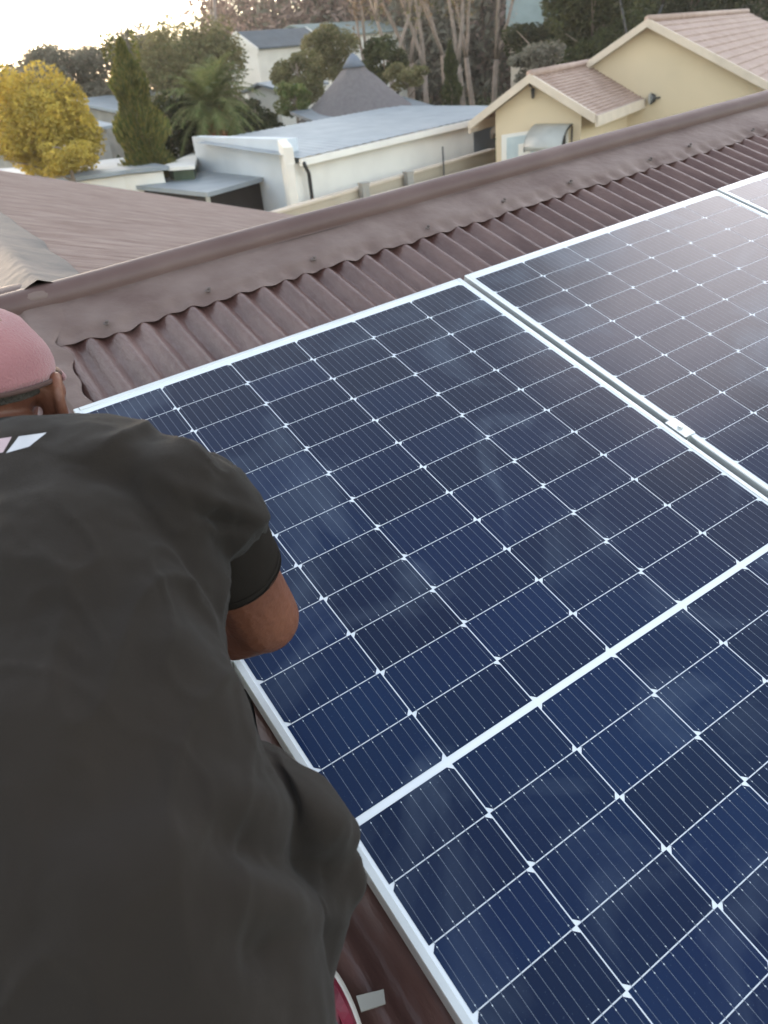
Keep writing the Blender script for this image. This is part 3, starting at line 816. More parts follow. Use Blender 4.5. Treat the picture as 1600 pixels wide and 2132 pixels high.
# ---------------------------------------------------------------- trees
def leaves(b, c, rad, n, size, r_, shell=.55, sq=1.0):
    c = Vector(c)
    for _ in range(n):
        d = Vector((r_.gauss(0, 1), r_.gauss(0, 1), r_.gauss(0, 1)))
        if d.length < 1e-6: continue
        d.normalize(); k = shell + (1 - shell) * r_.random() ** .6 if r_.random() < .75 else r_.random()
        p = c + Vector((d.x * rad[0], d.y * rad[1], d.z * rad[2])) * k
        s = size * r_.uniform(.6, 1.4)
        a = Vector((r_.gauss(0, 1), r_.gauss(0, 1), r_.gauss(0, .7))).normalized(); q = a.cross(Vector((r_.gauss(0, 1), r_.gauss(0, 1), r_.gauss(0, 1)))).normalized()
        i = len(b.v)
        b.v += [p - a * s, p + q * s * .45 * sq, p + a * s, p - q * s * .45 * sq]; b.f.append((i, i + 1, i + 2, i + 3))
def lumpy(b, c, R, nl, n, size, r_, lr=.42, sq=1.0, low=-.8):
    """a crown of leaf clumps scattered over an ellipsoid"""
    c = Vector(c)
    for k in range(nl):
        while True:
            d = Vector((r_.uniform(-1, 1), r_.uniform(-1, 1), r_.uniform(low, 1)))
            if .25 < d.length < 1: break
        d *= r_.uniform(.75, 1.0) / max(.75, d.length)
        p = c + Vector((d.x * R[0], d.y * R[1], d.z * R[2])) * (1 - lr * .6)
        s = lr * r_.uniform(.6, 1.15)
        leaves(b, p, (R[0] * s, R[1] * s, R[2] * s * .85), n // nl, size, r_, sq=sq)
def limbs(b, base, top, r0, crownR, r_, nb=7, start=.35):
    base = Vector(base); top = Vector(top)
    mid = (base + top) / 2 + Vector((r_.uniform(-.1, .1), r_.uniform(-.1, .1), 0))
    b.tube([base, mid, top], [r0, r0 * .7, r0 * .25], 7)
    for k in range(nb):
        f_ = start + (1 - start) * (k + .5) / nb
        p = base.lerp(top, f_); th = r_.uniform(0, 6.28)
        e = p + Vector((math.cos(th) * crownR * .7, math.sin(th) * crownR * .7, crownR * r_.uniform(.2, .7)))
        b.tube([p, p.lerp(e, .5) + Vector((0, 0, .05)), e], [r0 * .35, r0 * .2, r0 * .06], 5)
def tree(name, label, u, v, hd, R, leafm, n=5000, size=.09, nl=26, bark='bark', seed=1, cat='tree', lr=.42, group=None, sq=1.0, low=-.8, trunkr=.12):
    """u, v: pixel of the crown's centre; hd: horizontal distance; R: crown radii in metres"""
    r_ = random.Random(seed)
    c = pos(u, v, hd)
    t = root(name, (c.x, c.y, 0), label, cat, group)
    b = MB(); lumpy(b, c, R, nl, n, size, r_, lr, sq, low); b.obj('crown', M[leafm], t)
    b = MB(); limbs(b, (c.x, c.y, 0), (c.x, c.y, c.z + R[2] * .5), trunkr, R[0], r_); b.obj('trunk', M[bark], t, smooth=True)
    return t
tree('golden_tree', 'bright golden-yellow tree at the left edge of the view', 80, 262, 24, (1.55, 1.5, 1.75), 'goldleaf', 34000, .055, 34, seed=3, lr=.40)
tree('golden_shrub', 'small golden shrub low beside the golden tree, left of the conifer', 140, 325, 22, (.8, .8, .5), 'goldleaf', 4200, .05, 10, seed=13, cat='shrub')
# conifer
def conifer(name, label, u, vt, vb, hd, rad, leafm, n, size, seed, spikes=0):
    r_ = random.Random(seed); top = pos(u, vt, hd); c = Vector((top.x, top.y, 0)); H = top.z
    t = root(name, c, label, 'conifer')
    b = MB()
    for _ in range(n):
        f_ = r_.random() ** .8; z = H * f_
        R = rad * (1 - f_ ** 2.6) ** .75 * (.80 + .20 * math.sin(f_ * 31 + r_.random()))
        th = r_.uniform(0, 6.283); k = r_.uniform(.55, 1.0) * (1 + .12 * math.sin(th * 5 + f_ * 14))
        p = c + Vector((math.cos(th) * R * k, math.sin(th) * R * k, z))
        s = size * r_.uniform(.6, 1.4); a = Vector((math.cos(th) * .5, math.sin(th) * .5, r_.uniform(.5, 1.3))).normalized(); q = a.cross(Vector((r_.gauss(0, 1), r_.gauss(0, 1), .2))).normalized()
        i = len(b.v); b.v += [p - a * s, p + q * s * .4, p + a * s * 1.4, p - q * s * .4]; b.f.append((i, i + 1, i + 2, i + 3))
    for k in range(spikes):
        o = Vector((r_.uniform(-.35, .35), r_.uniform(-.2, .2), 0)) if k else Vector((.30, -.15, 0))
        if k == 1: o = Vector((-.42, .1, 0))
        leaves(b, c + o + UP * (H - .15), (.10, .10, .42), 160, size * .7, r_)
    b.obj('crown', M[leafm], t)
    b = MB(); b.tube([c, c + UP * H * .9], [.16, .03], 7); b.obj('trunk', M['bark'], t)
conifer('tall_conifer', 'tall dark column-shaped conifer with yellow-green upper side, right of the golden tree', 250, 84, 335, 24, .98, 'coniferleaf', 28000, .06, 5, 3)
conifer('small_conifer', 'small dark green cone-shaped conifer in front of the pale tree trunks', 937, 88, 170, 36, .62, 'darkleaf', 5000, .07, 6)
tree('grey_green_tree', 'dull grey-green rounded tree between the golden tree and the conifer', 148, 172, 44, (2.7, 2.7, 2.0), 'greyleaf', 22000, .09, 26, seed=8)
tree('grey_green_tree', 'low grey-green tree behind the golden tree at the left border', 20, 185, 60, (3.5, 3.5, 1.6), 'greyleaf', 5000, .16, 20, seed=9)
tree('broad_olive_tree', 'broad hazy olive tree rising between conifer and white two-storey house', 400, 155, 40, (2.6, 2.6, 2.9), 'oliveleaf', 26000, .08, 46, seed=10)
tree('broad_grey_tree', 'broad grey tree directly behind the conifer', 318, 150, 46, (2.4, 2.4, 2.3), 'greyleaf', 18000, .09, 36, seed=11)
tree('dark_shrub', 'dark shrub at the foot of the conifer and palm', 350, 275, 27, (1.5, 1.2, 1.1), 'hedgeleaf', 5000, .08, 20, seed=12, cat='shrub')
tree('rounded_bush', 'dark grey-olive rounded bush right of the palm trunk', 535, 252, 29, (1.1, 1.1, .75), 'hedgeleaf', 4000, .07, 16, seed=14, cat='bush')
tree('yellow_green_bush', 'yellow-green bush left of the thatched hut', 622, 166, 35, (1.15, 1.1, 1.15), 'oliveleaf', 12000, .06, 20, seed=15, cat='bush')
tree('mid_green_bush', 'mid-green bush hanging in front of the white two-storey house', 694, 116, 40, (1.4, 1.4, 1.35), 'oliveleaf', 12000, .07, 22, seed=16, cat='bush')
tree('low_green_bush', 'low green bush at the lower left of the thatched hut', 615, 205, 31, (.75, .75, .7), 'palmleaf', 3000, .07, 12, seed=17, cat='bush')
tree('dark_green_bush', 'dark green bush right behind the thatched hut', 800, 128, 38, (1.3, 1.3, 1.0), 'darkleaf', 4500, .09, 16, seed=18, cat='bush')
tree('olive_hedge_bush', 'olive bush behind the far edge of the blue sheet roof', 848, 158, 33, (.85, .85, .55), 'oliveleaf', 3000, .07, 12, seed=19, cat='bush')
tree('round_dark_bush', 'round very dark bush under the teal roof', 1118, 88, 44, (1.9, 1.9, .95), 'hedgeleaf', 5500, .10, 20, seed=20, cat='bush')
tree('grey_bush', 'pale grey-green bush beside the top of the tiled porch roof', 1125, 135, 33, (1.5, 1.2, .8), 'greyleaf', 4000, .09, 16, seed=21, cat='bush')
tree('dark_evergreen_tree', 'large dark evergreen tree behind the peak of the yellow house', 1235, 40, 40, (2.4, 2.4, 3.0), 'darkleaf', 24000, .09, 46, seed=22)
tree('dark_evergreen_tree', 'dark brownish tree behind the big tiled roof, near the top right', 1440, 5, 48, (4.2, 4.2, 2.2), 'hedgeleaf', 16000, .11, 36, seed=23)
# palm
r_ = random.Random(4); pc = pos(440, 235, 26)
pl = root('palm_tree', (pc.x, pc.y, 0), 'palm tree with arching green fronds and orange-brown trunk', 'palm')
b = MB(); b.tube([(pc.x, pc.y, 0), (pc.x, pc.y, pc.z * .6), (pc.x, pc.y, pc.z)], [.24, .26, .34], 10)
for k in range(60):
    th = r_.uniform(0, 6.28); z = pc.z - r_.uniform(0, 1.3); q = Vector((pc.x + .27 * math.cos(th), pc.y + .27 * math.sin(th), z))
    b.tube([q, q + Vector((math.cos(th) * .12, math.sin(th) * .12, .22))], [.05, .015], 4)
b.obj('trunk', M['orangebark'], pl)
b = MB()
for k in range(95):
    th = r_.uniform(0, 6.28); up = r_.uniform(-.25, 1.35); Lf = r_.uniform(1.3, 2.0)
    d = Vector((math.cos(th) * math.cos(up), math.sin(th) * math.cos(up), math.sin(up)))
    pts = []; p = pc + UP * .1; v = d.copy()
    for i in range(9):
        pts.append(p.copy()); p = p + v * Lf / 8; v = (v + Vector((0, 0, -.16 - .02 * i))).normalized()
    b.tube(pts, [.018 * (1 - i / 10) for i in range(9)], 3)
    for i in range(1, 9):
        for h in range(5):
            q = pts[i - 1].lerp(pts[i], h / 5); t_ = (pts[i] - pts[i - 1]).normalized()
            for sd_ in (-1, 1):
                sv = t_.cross(UP).normalized() * sd_ if abs(t_.z) < .98 else Vector((1, 0, 0)) * sd_
                ln_ = .30 * math.sin(math.pi * (i + .5) / 9.5) + .08
                e = q + (sv * .75 + t_ * .6 + UP * r_.uniform(-.35, .15)).normalized() * ln_
                wv = t_ * .016
                j = len(b.v); b.v += [q - wv, q + wv, e]; b.f.append((j, j + 1, j + 2))
b.obj('crown', M['palmleaf'], pl)

# bare and pale-trunked trees
def bare_tree(name, label, u, hd, H, r0, seed, barkm='palebark', leafm='twig', nleaf=1800, spread=.32, size=.10, group=None, forks=2):
    r_ = random.Random(seed); c = pos(u, 120, hd); c = Vector((c.x, c.y, 0))
    t = root(name, c, label, 'tree', group)
    b = MB(); lf = MB(); tips = []
    def grow(p, d, L_, r, lev):
        q = p; pts = [p]; dd = d.copy()
        for i in range(3):
            dd = (dd + Vector((r_.gauss(0, .07), r_.gauss(0, .07), .03))).normalized(); q = q + dd * L_ / 3; pts.append(q)
        b.tube(pts, [r, r * .9, r * .78, r * .65], 6 if lev < 2 else 4)
        if lev >= 4: tips.append(q); return
        for k in range(forks + (1 if lev > 0 else 0)):
            a = r_.uniform(0, 6.28); nd = (dd + Vector((math.cos(a), math.sin(a), 0)) * r_.uniform(spread, spread * 2)).normalized()
            grow(q, nd, L_ * r_.uniform(.6, .85), r * .58, lev + 1)
        if lev > 0: tips.append(q)
    grow(c, Vector((r_.gauss(0, .04), r_.gauss(0, .04), 1)).normalized(), H * .42, r0, 0)
    for p in tips:
        leaves(lf, p, (H * .07, H * .07, H * .10), max(6, nleaf // len(tips)), size, r_, shell=.2, sq=.30 if leafm == 'twig' else .9)
    b.obj('trunk', M[barkm], t, smooth=True); lf.obj('crown', M[leafm], t)
bare_tree('bare_tree', 'tall bare tree with pale pinkish trunk left of the white two-storey house', 474, 43, 11, .22, 31, nleaf=3000)
k = 0
for u, hd, H, r0, lm, lab in ((775, 46, 9.5, .17, 'brownleaf', 'pale-trunked tree standing just right of the thatched cone'),
                      (812, 44, 9.0, .20, 'oliveleaf', 'pale-trunked tree with thick twisted trunk, second from the left of the row'),
                      (848, 47, 10, .22, 'brownleaf', 'pale-trunked tree with two grey stems in the middle left of the row'),
                      (884, 45, 9.5, .20, 'twig', 'pale-trunked tree just left of the small conifer'),
                      (925, 50, 10.5, .20, 'darkleaf', 'pale-trunked tree rising behind the small conifer'),
                      (962, 45, 9.5, .21, 'brownleaf', 'pale-trunked tree just right of the small conifer'),
                      (990, 47, 10, .19, 'oliveleaf', 'pale-trunked tree, second from the right end of the row'),
                      (1025, 46, 9.5, .20, 'twig', 'pale-trunked tree at the right end of the row, left of the teal roof')):
    k += 1
    bare_tree('pale_trunked_tree', lab, u, hd, H, r0, 40 + k, leafm=lm, nleaf=6500, spread=.22, size=.085, group='row of pale-trunked trees behind the sheet roof')
bare_tree('leaning_dark_tree', 'thin dark trunk leaning beside the peak of the big gable', 1352, 36, 8, .11, 60, barkm='iron', leafm='hedgeleaf', nleaf=1200)

# far wood: one mass of twigs and foliage
r_ = random.Random(77); b = MB(); b2 = MB()
for k in range(430):
    u = r_.uniform(440, 1900); hd = r_.uniform(66, 105)
    c = pos(u, 100, hd); hgt = r_.uniform(9, 15)
    tgt = b if r_.random() < (.75 if u < 800 else .4) else b2
    leaves(tgt, (c.x, c.y, hgt * .55), (2.6, 2.6, hgt * .55), 300, .34, r_, shell=.3, sq=.7 if tgt is b else .9)
    if hd > 0: tgt.tube([(c.x, c.y, 0), (c.x, c.y, hgt * .8)], [.2, .05], 4)
tag(b.obj('far_wood', M['twig']), 'mauve-brown mass of bare winter trees beyond the houses', 'woodland', kind='stuff')
tag(b2.obj('far_evergreens', M['greyleaf']), 'grey-green mass of distant evergreen trees beyond the houses', 'woodland', kind='stuff')
b = MB(); r_ = random.Random(78)
for k in range(150):
    u = r_.uniform(-120, 420); hd = r_.uniform(60, 120); c = pos(u, 150, hd)
    hh = r_.uniform(2.2, 4.6)
    leaves(b, (c.x, c.y, hh * .5), (2.8, 2.8, hh * .55), 200, .26, r_, shell=.3, sq=.9)
tag(b.obj('far_hedges', M['greyleaf']), 'low hazy line of far trees under the bright sky at left', 'woodland', kind='stuff')
b = MB(); r_ = random.Random(79)
for k in range(170):
    u = r_.uniform(150, 1300); v = 250 - .12 * u + r_.uniform(-5, 25); hd = r_.uniform(34, 60); c = pos(u, v, hd)
    leaves(b, (c.x, c.y, .9), (1.6, 1.6, r_.uniform(.8, 1.7)), 110, .12, r_, shell=.3, sq=.9)
tag(b.obj('garden_shrubs', M['darkleaf']), 'tangle of dark garden shrubs between the neighbouring houses', 'shrubs', kind='stuff')

# ---------------------------------------------------------------- the man bent over the panel
def remeshed(name, b, voxel, smooth_n, post=None):
    """one continuous skin grown over the tapered limbs in b (roof frame)"""
    me = bpy.data.meshes.new('tmp'); me.from_pydata(b.v, [], b.f); me.update()
    o = bpy.data.objects.new('tmp', me); C.objects.link(o)
    m = o.modifiers.new('r', 'REMESH'); m.mode = 'VOXEL'; m.voxel_size = voxel
    s = o.modifiers.new('s', 'SMOOTH'); s.factor = .5; s.iterations = smooth_n
    dg = bpy.context.evaluated_depsgraph_get()
    e = bpy.data.meshes.new_from_object(o.evaluated_get(dg))
    bpy.data.objects.remove(o); bpy.data.meshes.remove(me)
    vs = [v.co.copy() for v in e.vertices]; fs = [tuple(p.vertices) for p in e.polygons]
    if post:
        e.update(); ns = [v.normal.copy() for v in e.vertices]
        vs = [post(v, n) for v, n in zip(vs, ns)]
    bpy.data.meshes.remove(e)
    return vs, fs
body = MB()
H_C = dp(-34, 800, 1.03)                                  # head centre
NECK = dp(10, 960, 1.02); RSH = dp(425, 1078, .94); LSH = dp(-330, 1180, .95)
up_h = (H_C - NECK).normalized()
LD = Vector((.36, .85, -.42)).normalized()               # where he looks: up-slope, to the left and down
RG = LD.cross(Vector((0, 0, 1))).normalized(); UPH = RG.cross(LD)
def hp(a, f, u): return H_C + RG * a + LD * f + UPH * u
b = body
b.cap(hp(0, -.015, .02), hp(0, .02, .015), .083, .080, 20)
b.cap(hp(0, .045, -.02), hp(0, .05, -.065), .062, .045, 16)
b.cap(hp(0, .095, -.005), hp(0, .115, -.03), .012, .017, 10)           # nose
b.cap(hp(-.022, .098, -.07), hp(.022, .098, -.07), .010, .010, 8)      # lips
for s_ in (-1, 1):
    b.cap(hp(s_ * .082, -.012, -.048), hp(s_ * .090, -.018, -.014), .012, .018, 12)
    pr_ = None
    for k_ in range(11):
        th_ = -2.0 + 4.3 * k_ / 10                      # helix, from the lobe round the back to the top
        q_ = hp(s_ * (.093 + .008 * math.cos(th_ * .6)), -.016 - .021 * math.cos(th_), -.026 + .031 * math.sin(th_))
        if pr_ is not None: b.cap(pr_, q_, .0078, .0078, 8)
        pr_ = q_
    b.cap(hp(s_ * .085, -.010, -.058), hp(s_ * .090, -.018, -.052), .008, .008, 8)
    b.cap(hp(s_ * .03, .082, .012), hp(s_ * .05, .076, .012), .010, .008, 8)
b.cap(hp(0, -.02, -.05), NECK, .055, .066, 16)
HIP = dp(215, 2060, .74); HIPL = dp(-150, 2120, .74)
b.cap(NECK, (RSH + LSH) / 2 + Vector((0, -.05, -.03)), .075, .12)
b.cap((RSH + LSH) / 2 + Vector((0, -.05, -.04)), (HIP + HIPL) / 2, .12, .13)
b.cap(RSH, LSH, .06, .06)
ELB = dp(548, 1285, 1.10)
WR = Vector((-.075, -.765, .075)); PALM = Vector((-.045, -.735, .048))
b.cap(RSH, ELB, .055, .053); b.cap(ELB, ELB.lerp(WR, .35), .052, .047); b.cap(ELB.lerp(WR, .35), WR, .045, .028)
def hand(P, fwd, side, upv, curl=.6):
    """palm at P, fingers along fwd, thumb on +side"""
    b.cap(P - fwd * .035, P + fwd * .02 + side * .020, .022, .015, 12)
    b.cap(P - fwd * .035, P + fwd * .02 - side * .020, .020, .014, 12)
    b.cap(P - fwd * .02, P + fwd * .025, .020, .016, 12)
    for k, (o, l_) in enumerate(((.028, .040), (.010, .046), (-.009, .042), (-.027, .033))):
        p = P + fwd * .030 + side * o; d = (fwd - upv * .25 * curl + side * o * 2).normalized(); r0 = .0092 - .0006 * k
        for j in range(3):
            q = p + d * l_ * (1, .62, .5)[j]
            b.cap(p, q, r0 - .0008 * j, r0 - .0008 * (j + 1), 8); p = q; d = (d - upv * curl).normalized()
    p = P - fwd * .020 + side * .022; d = (side * .8 + fwd * .65 - upv * .15).normalized()
    for j in range(3):
        q = p + d * (.034, .028, .022)[j]
        b.cap(p, q, .0125 - .0012 * j, .0115 - .0012 * j, 8); p = q; d = (d + fwd * .35 - upv * .2).normalized()
    
f_ = Vector((.93, .25, -.22)).normalized(); sd_ = Vector((-.25, .95, 0)).normalized(); uv_ = f_.cross(sd_) * 1.0
if uv_.z < 0: uv_ = -uv_
b.cap(WR, PALM - f_ * .03, .027, .024)
hand(PALM, f_, sd_, uv_, .55)
# left arm reaching down to the edge, mostly hidden
LEL = LSH + Vector((-.05, .14, -.24)); LWR = Vector((-.20, -.60, .03)); LP = Vector((-.165, -.565, .008))
b.cap(LSH, LEL, .058, .048); b.cap(LEL, LWR, .046, .028)
f2 = (LP - LWR).normalized(); s2 = Vector((f2.y, -f2.x, 0)).normalized(); u2 = Vector((0, 0, 1))
b.cap(LWR, LP - f2 * .03, .027, .024); hand(LP, f2, s2, u2, .5)
# legs: squatting, feet flat on the roof
for s_, H_, F_ in ((1, HIP, Vector((-.205, -1.36, -.052))), (-1, HIPL, Vector((-.56, -1.25, -.052)))):
    KN = Vector((F_.x + (-.03 if s_ > 0 else .0), F_.y + .36, .30))
    b.cap(H_, KN, .085, .06); b.cap(KN, F_ + Vector((0, -.05, .08)), .058, .042)
    b.cap(F_ + Vector((0, -.05, .04)), F_ + Vector((0, .14, 0)), .04, .03)
vs_, fs_ = remeshed('body', body, .0042, 4)
BASE = (-.3, -1.3, CR)
man = mk('person', vs_, fs_, M['skin'], None, FP, BASE, smooth=True)
tag(man, 'man in dark olive-grey t-shirt and pink cap bent over the solar panel edge', 'person')

# shirt
SH = MB(); b = SH
def pc_(u, v, d, r): return (dp(u, v, d), r)
chain = [pc_(20, 985, 1.0, .075), pc_(120, 1010, .955, .088), pc_(222, 1026, .935, .095)]
for (a_, ra), (c_, rb) in zip(chain, chain[1:]): b.cap(a_, c_, ra, rb, 24)
b.cap(chain[2][0], RSH, .095, .070, 24)
b.cap(dp(412, 1072, .95), dp(335, 1190, .93), .072, .078, 24)
b.cap(dp(345, 1100, .90), dp(345, 1250, .88), .072, .070, 24)
b.cap(dp(370, 1045, .92), dp(440, 1062, .95), .078, .052, 24); b.cap(dp(440, 1062, .95), dp(502, 1096, .965), .052, .032, 20)
b.cap(chain[2][0], dp(300, 1085, .935), .095, .093, 24)
spine = [pc_(90, 1090, .95, .135), pc_(145, 1260, .89, .165), pc_(148, 1450, .83, .168), pc_(165, 1640, .77, .176), pc_(205, 1840, .73, .185), pc_(255, 2040, .70, .185), pc_(275, 2330, .68, .19)]
for (a_, ra), (c_, rb) in zip(spine, spine[1:]): b.cap(a_, c_, ra, rb, 32)
left = [pc_(-230, 1100, .97, .12), pc_(-200, 1300, .91, .15), pc_(-170, 1600, .82, .16), pc_(-110, 1900, .76, .17), pc_(-60, 2300, .73, .17)]
for (a_, ra), (c_, rb) in zip(left, left[1:]): b.cap(a_, c_, ra, rb, 28)
for (a_, ra), (c_, rb) in zip(left, spine[1:]): b.cap(a_, c_, ra, rb, 28)
b.cap(left[0][0], LSH, .11, .08, 24); b.cap(chain[0][0], LSH, .075, .08, 24)
# loose flank and hem hanging out to the right
b.cap(dp(325, 1420, .90), dp(395, 1640, .85), .080, .078, 24)
b.cap(dp(395, 1640, .85), dp(585, 1756, .82), .080, .074, 24)
b.cap(dp(585, 1752, .82), dp(600, 1850, .82), .076, .070, 24)
b.cap(dp(640, 1740, .83), dp(650, 1840, .83), .046, .050, 20)
b.cap(dp(600, 1850, .82), dp(545, 2000, .80), .072, .074, 24)
b.cap(dp(545, 2000, .80), dp(540, 2220, .78), .074, .078, 24)
b.cap(dp(400, 1560, .90), dp(515, 1655, .87), .042, .046, 20)
b.cap(dp(600, 1722, .82), dp(708, 1738, .83), .05, .021, 20)
b.cap(dp(640, 1800, .83), dp(702, 1838, .83), .05, .032, 20)
b.cap(dp(520, 1640, .87), dp(630, 1700, .86), .05, .040, 20)
# sleeves
SE = dp(478, 1105, 1.00)
dslv = (ELB - RSH).normalized()
SE2 = RSH + dslv * .085
LS2 = LSH.lerp(LEL, .5); b.cap(LSH, LS2, .08, .066, 24)
# big soft folds as ridges and grooves along lines, plus fine wrinkles
folds = [(dp(330, 1330, .80), dp(640, 1690, .72), .030, .012), (dp(380, 1480, .80), dp(560, 1700, .72), .022, -.014), (dp(470, 1640, .76), dp(720, 1740, .74), .022, .012),
         (dp(480, 1740, .74), dp(740, 1840, .74), .024, -.016), (dp(430, 1830, .72), dp(700, 1900, .74), .03, .010), (dp(470, 1960, .72), dp(700, 1960, .74), .025, -.010),
         (dp(350, 1005, .87), dp(540, 1080, .88), .010, .004), (dp(400, 1060, .86), dp(540, 1105, .90), .008, -.006), (dp(430, 1110, .87), dp(480, 1190, .93), .016, -.006),
         (dp(90, 960, .9), dp(330, 960, .86), .022, .005), (dp(120, 1900, .55), dp(420, 1760, .6), .04, .007), (dp(60, 1700, .60), dp(380, 1600, .66), .05, -.006),
         (dp(300, 1150, .80), dp(330, 1400, .72), .05, .005), (dp(560, 1900, .70), dp(600, 2100, .68), .03, -.009), (dp(640, 1880, .74), dp(660, 2100, .72), .02, .008)]
def segd(p, a, c):
    d = c - a; t = max(0, min(1, (p - a).dot(d) / d.dot(d))); return (p - a - d * t).length, t
CAMR = FPi @ CAM
def shirt_post(p, n):
    view = (CAMR - p).normalized()
    off = .0035 * noise.noise(p * 9) + .0025 * noise.noise(Vector((p.x * 22, p.y * 14, p.z * 22))) + .0010 * noise.noise(p * 55)
    q = Vector((p.x * 9 - p.y * 5, p.y * 4 + p.x * 3, p.z * 8)); msk = max(0, noise.noise(p * 3.1 + Vector((4, 1, 2))) + .25)
    off += .0090 * msk * max(0, 1 - abs(noise.noise(q)) * 4.2) ** 2
    q = Vector((p.x * 20 + p.y * 6, p.y * 9, p.z * 18)); off += .0034 * msk * max(0, 1 - abs(noise.noise(q)) * 4.0) ** 2
    for a, c, w_, h in folds:
        # distance measured across the line of the fold, on the near surface
        d = c - a; t = (p - a).dot(d) / d.dot(d)
        if -.15 < t < 1.15:
            q = a + d * t; e = p - q; e = e - view * e.dot(view)
            x = e.length / w_
            if x < 2.5: off += 1.5 * h * math.exp(-x * x) * (1 - min(1, max(0, abs(t - .5) - .35) / .3)) * max(0, n.dot(view)) ** .3
    return p + n * off
vs_, fs_ = remeshed('shirt', SH, .0048, 22, shirt_post)
# open the sleeves: drop what lies beyond the hems
keep = []
ax = (ELB - RSH).normalized(); hem = SE2 + ax * .020
axl = (LEL - LSH).normalized(); heml = LS2 + axl * .02
NA = (H_C - NECK).normalized(); ncut = dp(0, 905, 1.01)
for f in fs_:
    c_ = sum((vs_[i] for i in f), Vector()) / len(f)
    if (c_ - heml).dot(axl) > 0 and (c_ - heml).length < .12: continue
    keep.append(f)
shirt = mk('shirt', vs_, keep, M['shirt'], man, FP, smooth=True)
shirt['label'] = 'dark olive-grey t-shirt with white print under the collar'
smd = shirt.modifiers.new('t', 'SOLIDIFY'); smd.thickness = .003; smd.offset = 0
# right sleeve, an open tube; its shade is put into the darker colour
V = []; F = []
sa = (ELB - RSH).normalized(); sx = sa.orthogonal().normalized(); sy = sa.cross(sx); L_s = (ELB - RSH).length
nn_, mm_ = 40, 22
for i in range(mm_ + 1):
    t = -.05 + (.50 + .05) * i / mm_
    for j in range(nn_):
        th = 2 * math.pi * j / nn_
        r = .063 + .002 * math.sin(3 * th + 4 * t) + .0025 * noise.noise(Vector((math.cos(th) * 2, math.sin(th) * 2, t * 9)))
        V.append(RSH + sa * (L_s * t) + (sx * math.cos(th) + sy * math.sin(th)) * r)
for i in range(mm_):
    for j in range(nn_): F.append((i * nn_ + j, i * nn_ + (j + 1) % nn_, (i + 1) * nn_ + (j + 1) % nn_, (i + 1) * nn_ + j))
slv = mk('sleeve', V, F, M['sleeve'], shirt, FP, smooth=True); slv['label'] = 'right sleeve, cloth colour darkened for the shade under the shoulder'
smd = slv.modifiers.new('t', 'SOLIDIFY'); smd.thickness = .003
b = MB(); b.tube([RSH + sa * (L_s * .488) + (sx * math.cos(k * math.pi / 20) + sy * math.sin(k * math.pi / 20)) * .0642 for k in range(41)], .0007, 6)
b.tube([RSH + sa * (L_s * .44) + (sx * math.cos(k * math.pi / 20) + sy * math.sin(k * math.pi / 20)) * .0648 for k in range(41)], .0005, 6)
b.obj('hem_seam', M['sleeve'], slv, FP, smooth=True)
# ribbed collar
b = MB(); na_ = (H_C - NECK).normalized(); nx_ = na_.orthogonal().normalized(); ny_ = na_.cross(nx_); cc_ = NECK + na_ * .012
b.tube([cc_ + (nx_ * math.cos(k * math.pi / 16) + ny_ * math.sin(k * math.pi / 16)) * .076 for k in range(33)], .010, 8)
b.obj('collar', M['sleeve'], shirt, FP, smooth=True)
tree_ = BVHTree.FromPolygons(vs_, keep)
def decal(name, poly, m, off=.0018, n=14):
    """poly: four pixel corners; a thin print lying on the cloth"""
    V = []; F = []
    for j in range(n + 1):
        for i in range(n + 1):
            s, t = i / n, j / n
            u = (poly[0][0] * (1 - s) + poly[1][0] * s) * (1 - t) + (poly[3][0] * (1 - s) + poly[2][0] * s) * t
            v = (poly[0][1] * (1 - s) + poly[1][1] * s) * (1 - t) + (poly[3][1] * (1 - s) + poly[2][1] * s) * t
            d = (dp(u, v, 1.0) - CAMR).normalized(); h = tree_.ray_cast(CAMR, d)
            if h[0] is None: return
            V.append(h[0] + h[1] * off * (1 if h[1].dot(d) < 0 else -1))
    for j in range(n):
        for i in range(n):
            a = j * (n + 1) + i; F.append((a, a + 1, a + n + 2, a + n + 1))
    mk(name, V, F, m, man, FP, smooth=True)
decal('shirt_print', [(-60, 925), (26, 912), (8, 944), (-70, 962)], M['printred'])
decal('shirt_print', [(40, 911), (98, 903), (62, 932), (14, 946)], M['print'])

# cap, band, hair
V = []; F = []; ns, nr = 40, 16
def capshell(rad, z0, flat=1.0, ext=0):
    V = []; F = []
    for i in range(nr + 1):
        ph = (math.pi / 2 + .10) * i / nr
        for j in range(ns):
            th = 2 * math.pi * j / ns
            x = math.sin(ph) * math.cos(th); y = math.sin(ph) * math.sin(th); z = math.cos(ph)
            wr = 1 + .035 * noise.noise(Vector((x * 2.5, y * 2.5, z * 2.5))) + .012 * noise.noise(Vector((x * 9, y * 9, z * 9)))
            V.append(hp(x * rad * .95 * wr, y * rad * 1.08 * wr + .0, z * rad * flat * wr + z0))
    for i in range(nr):
        for j in range(ns):
            F.append((i * ns + j, (i + 1) * ns + j, (i + 1) * ns + (j + 1) % ns, i * ns + (j + 1) % ns))
    return V, F
V, F = capshell(.098, .012, .94)
capo = mk('cap', V, F, M['cap'], man, FP, smooth=True)
sm_ = capo.modifiers.new('t', 'SOLIDIFY'); sm_.thickness = .004
b = MB()
for k in range(25):                                       # peak
    th = math.pi * (k / 24); 
    b.v += [hp(.088 * math.cos(th), .06 + .05 * math.sin(th), .000), hp(.090 * math.cos(th), .07 + .115 * math.sin(th), -.018)]
for k in range(24): b.f.append((2 * k, 2 * k + 1, 2 * k + 3, 2 * k + 2))
pk = b.obj('cap_peak', M['cap'], capo, FP, smooth=True); sm_ = pk.modifiers.new('t', 'SOLIDIFY'); sm_.thickness = .004
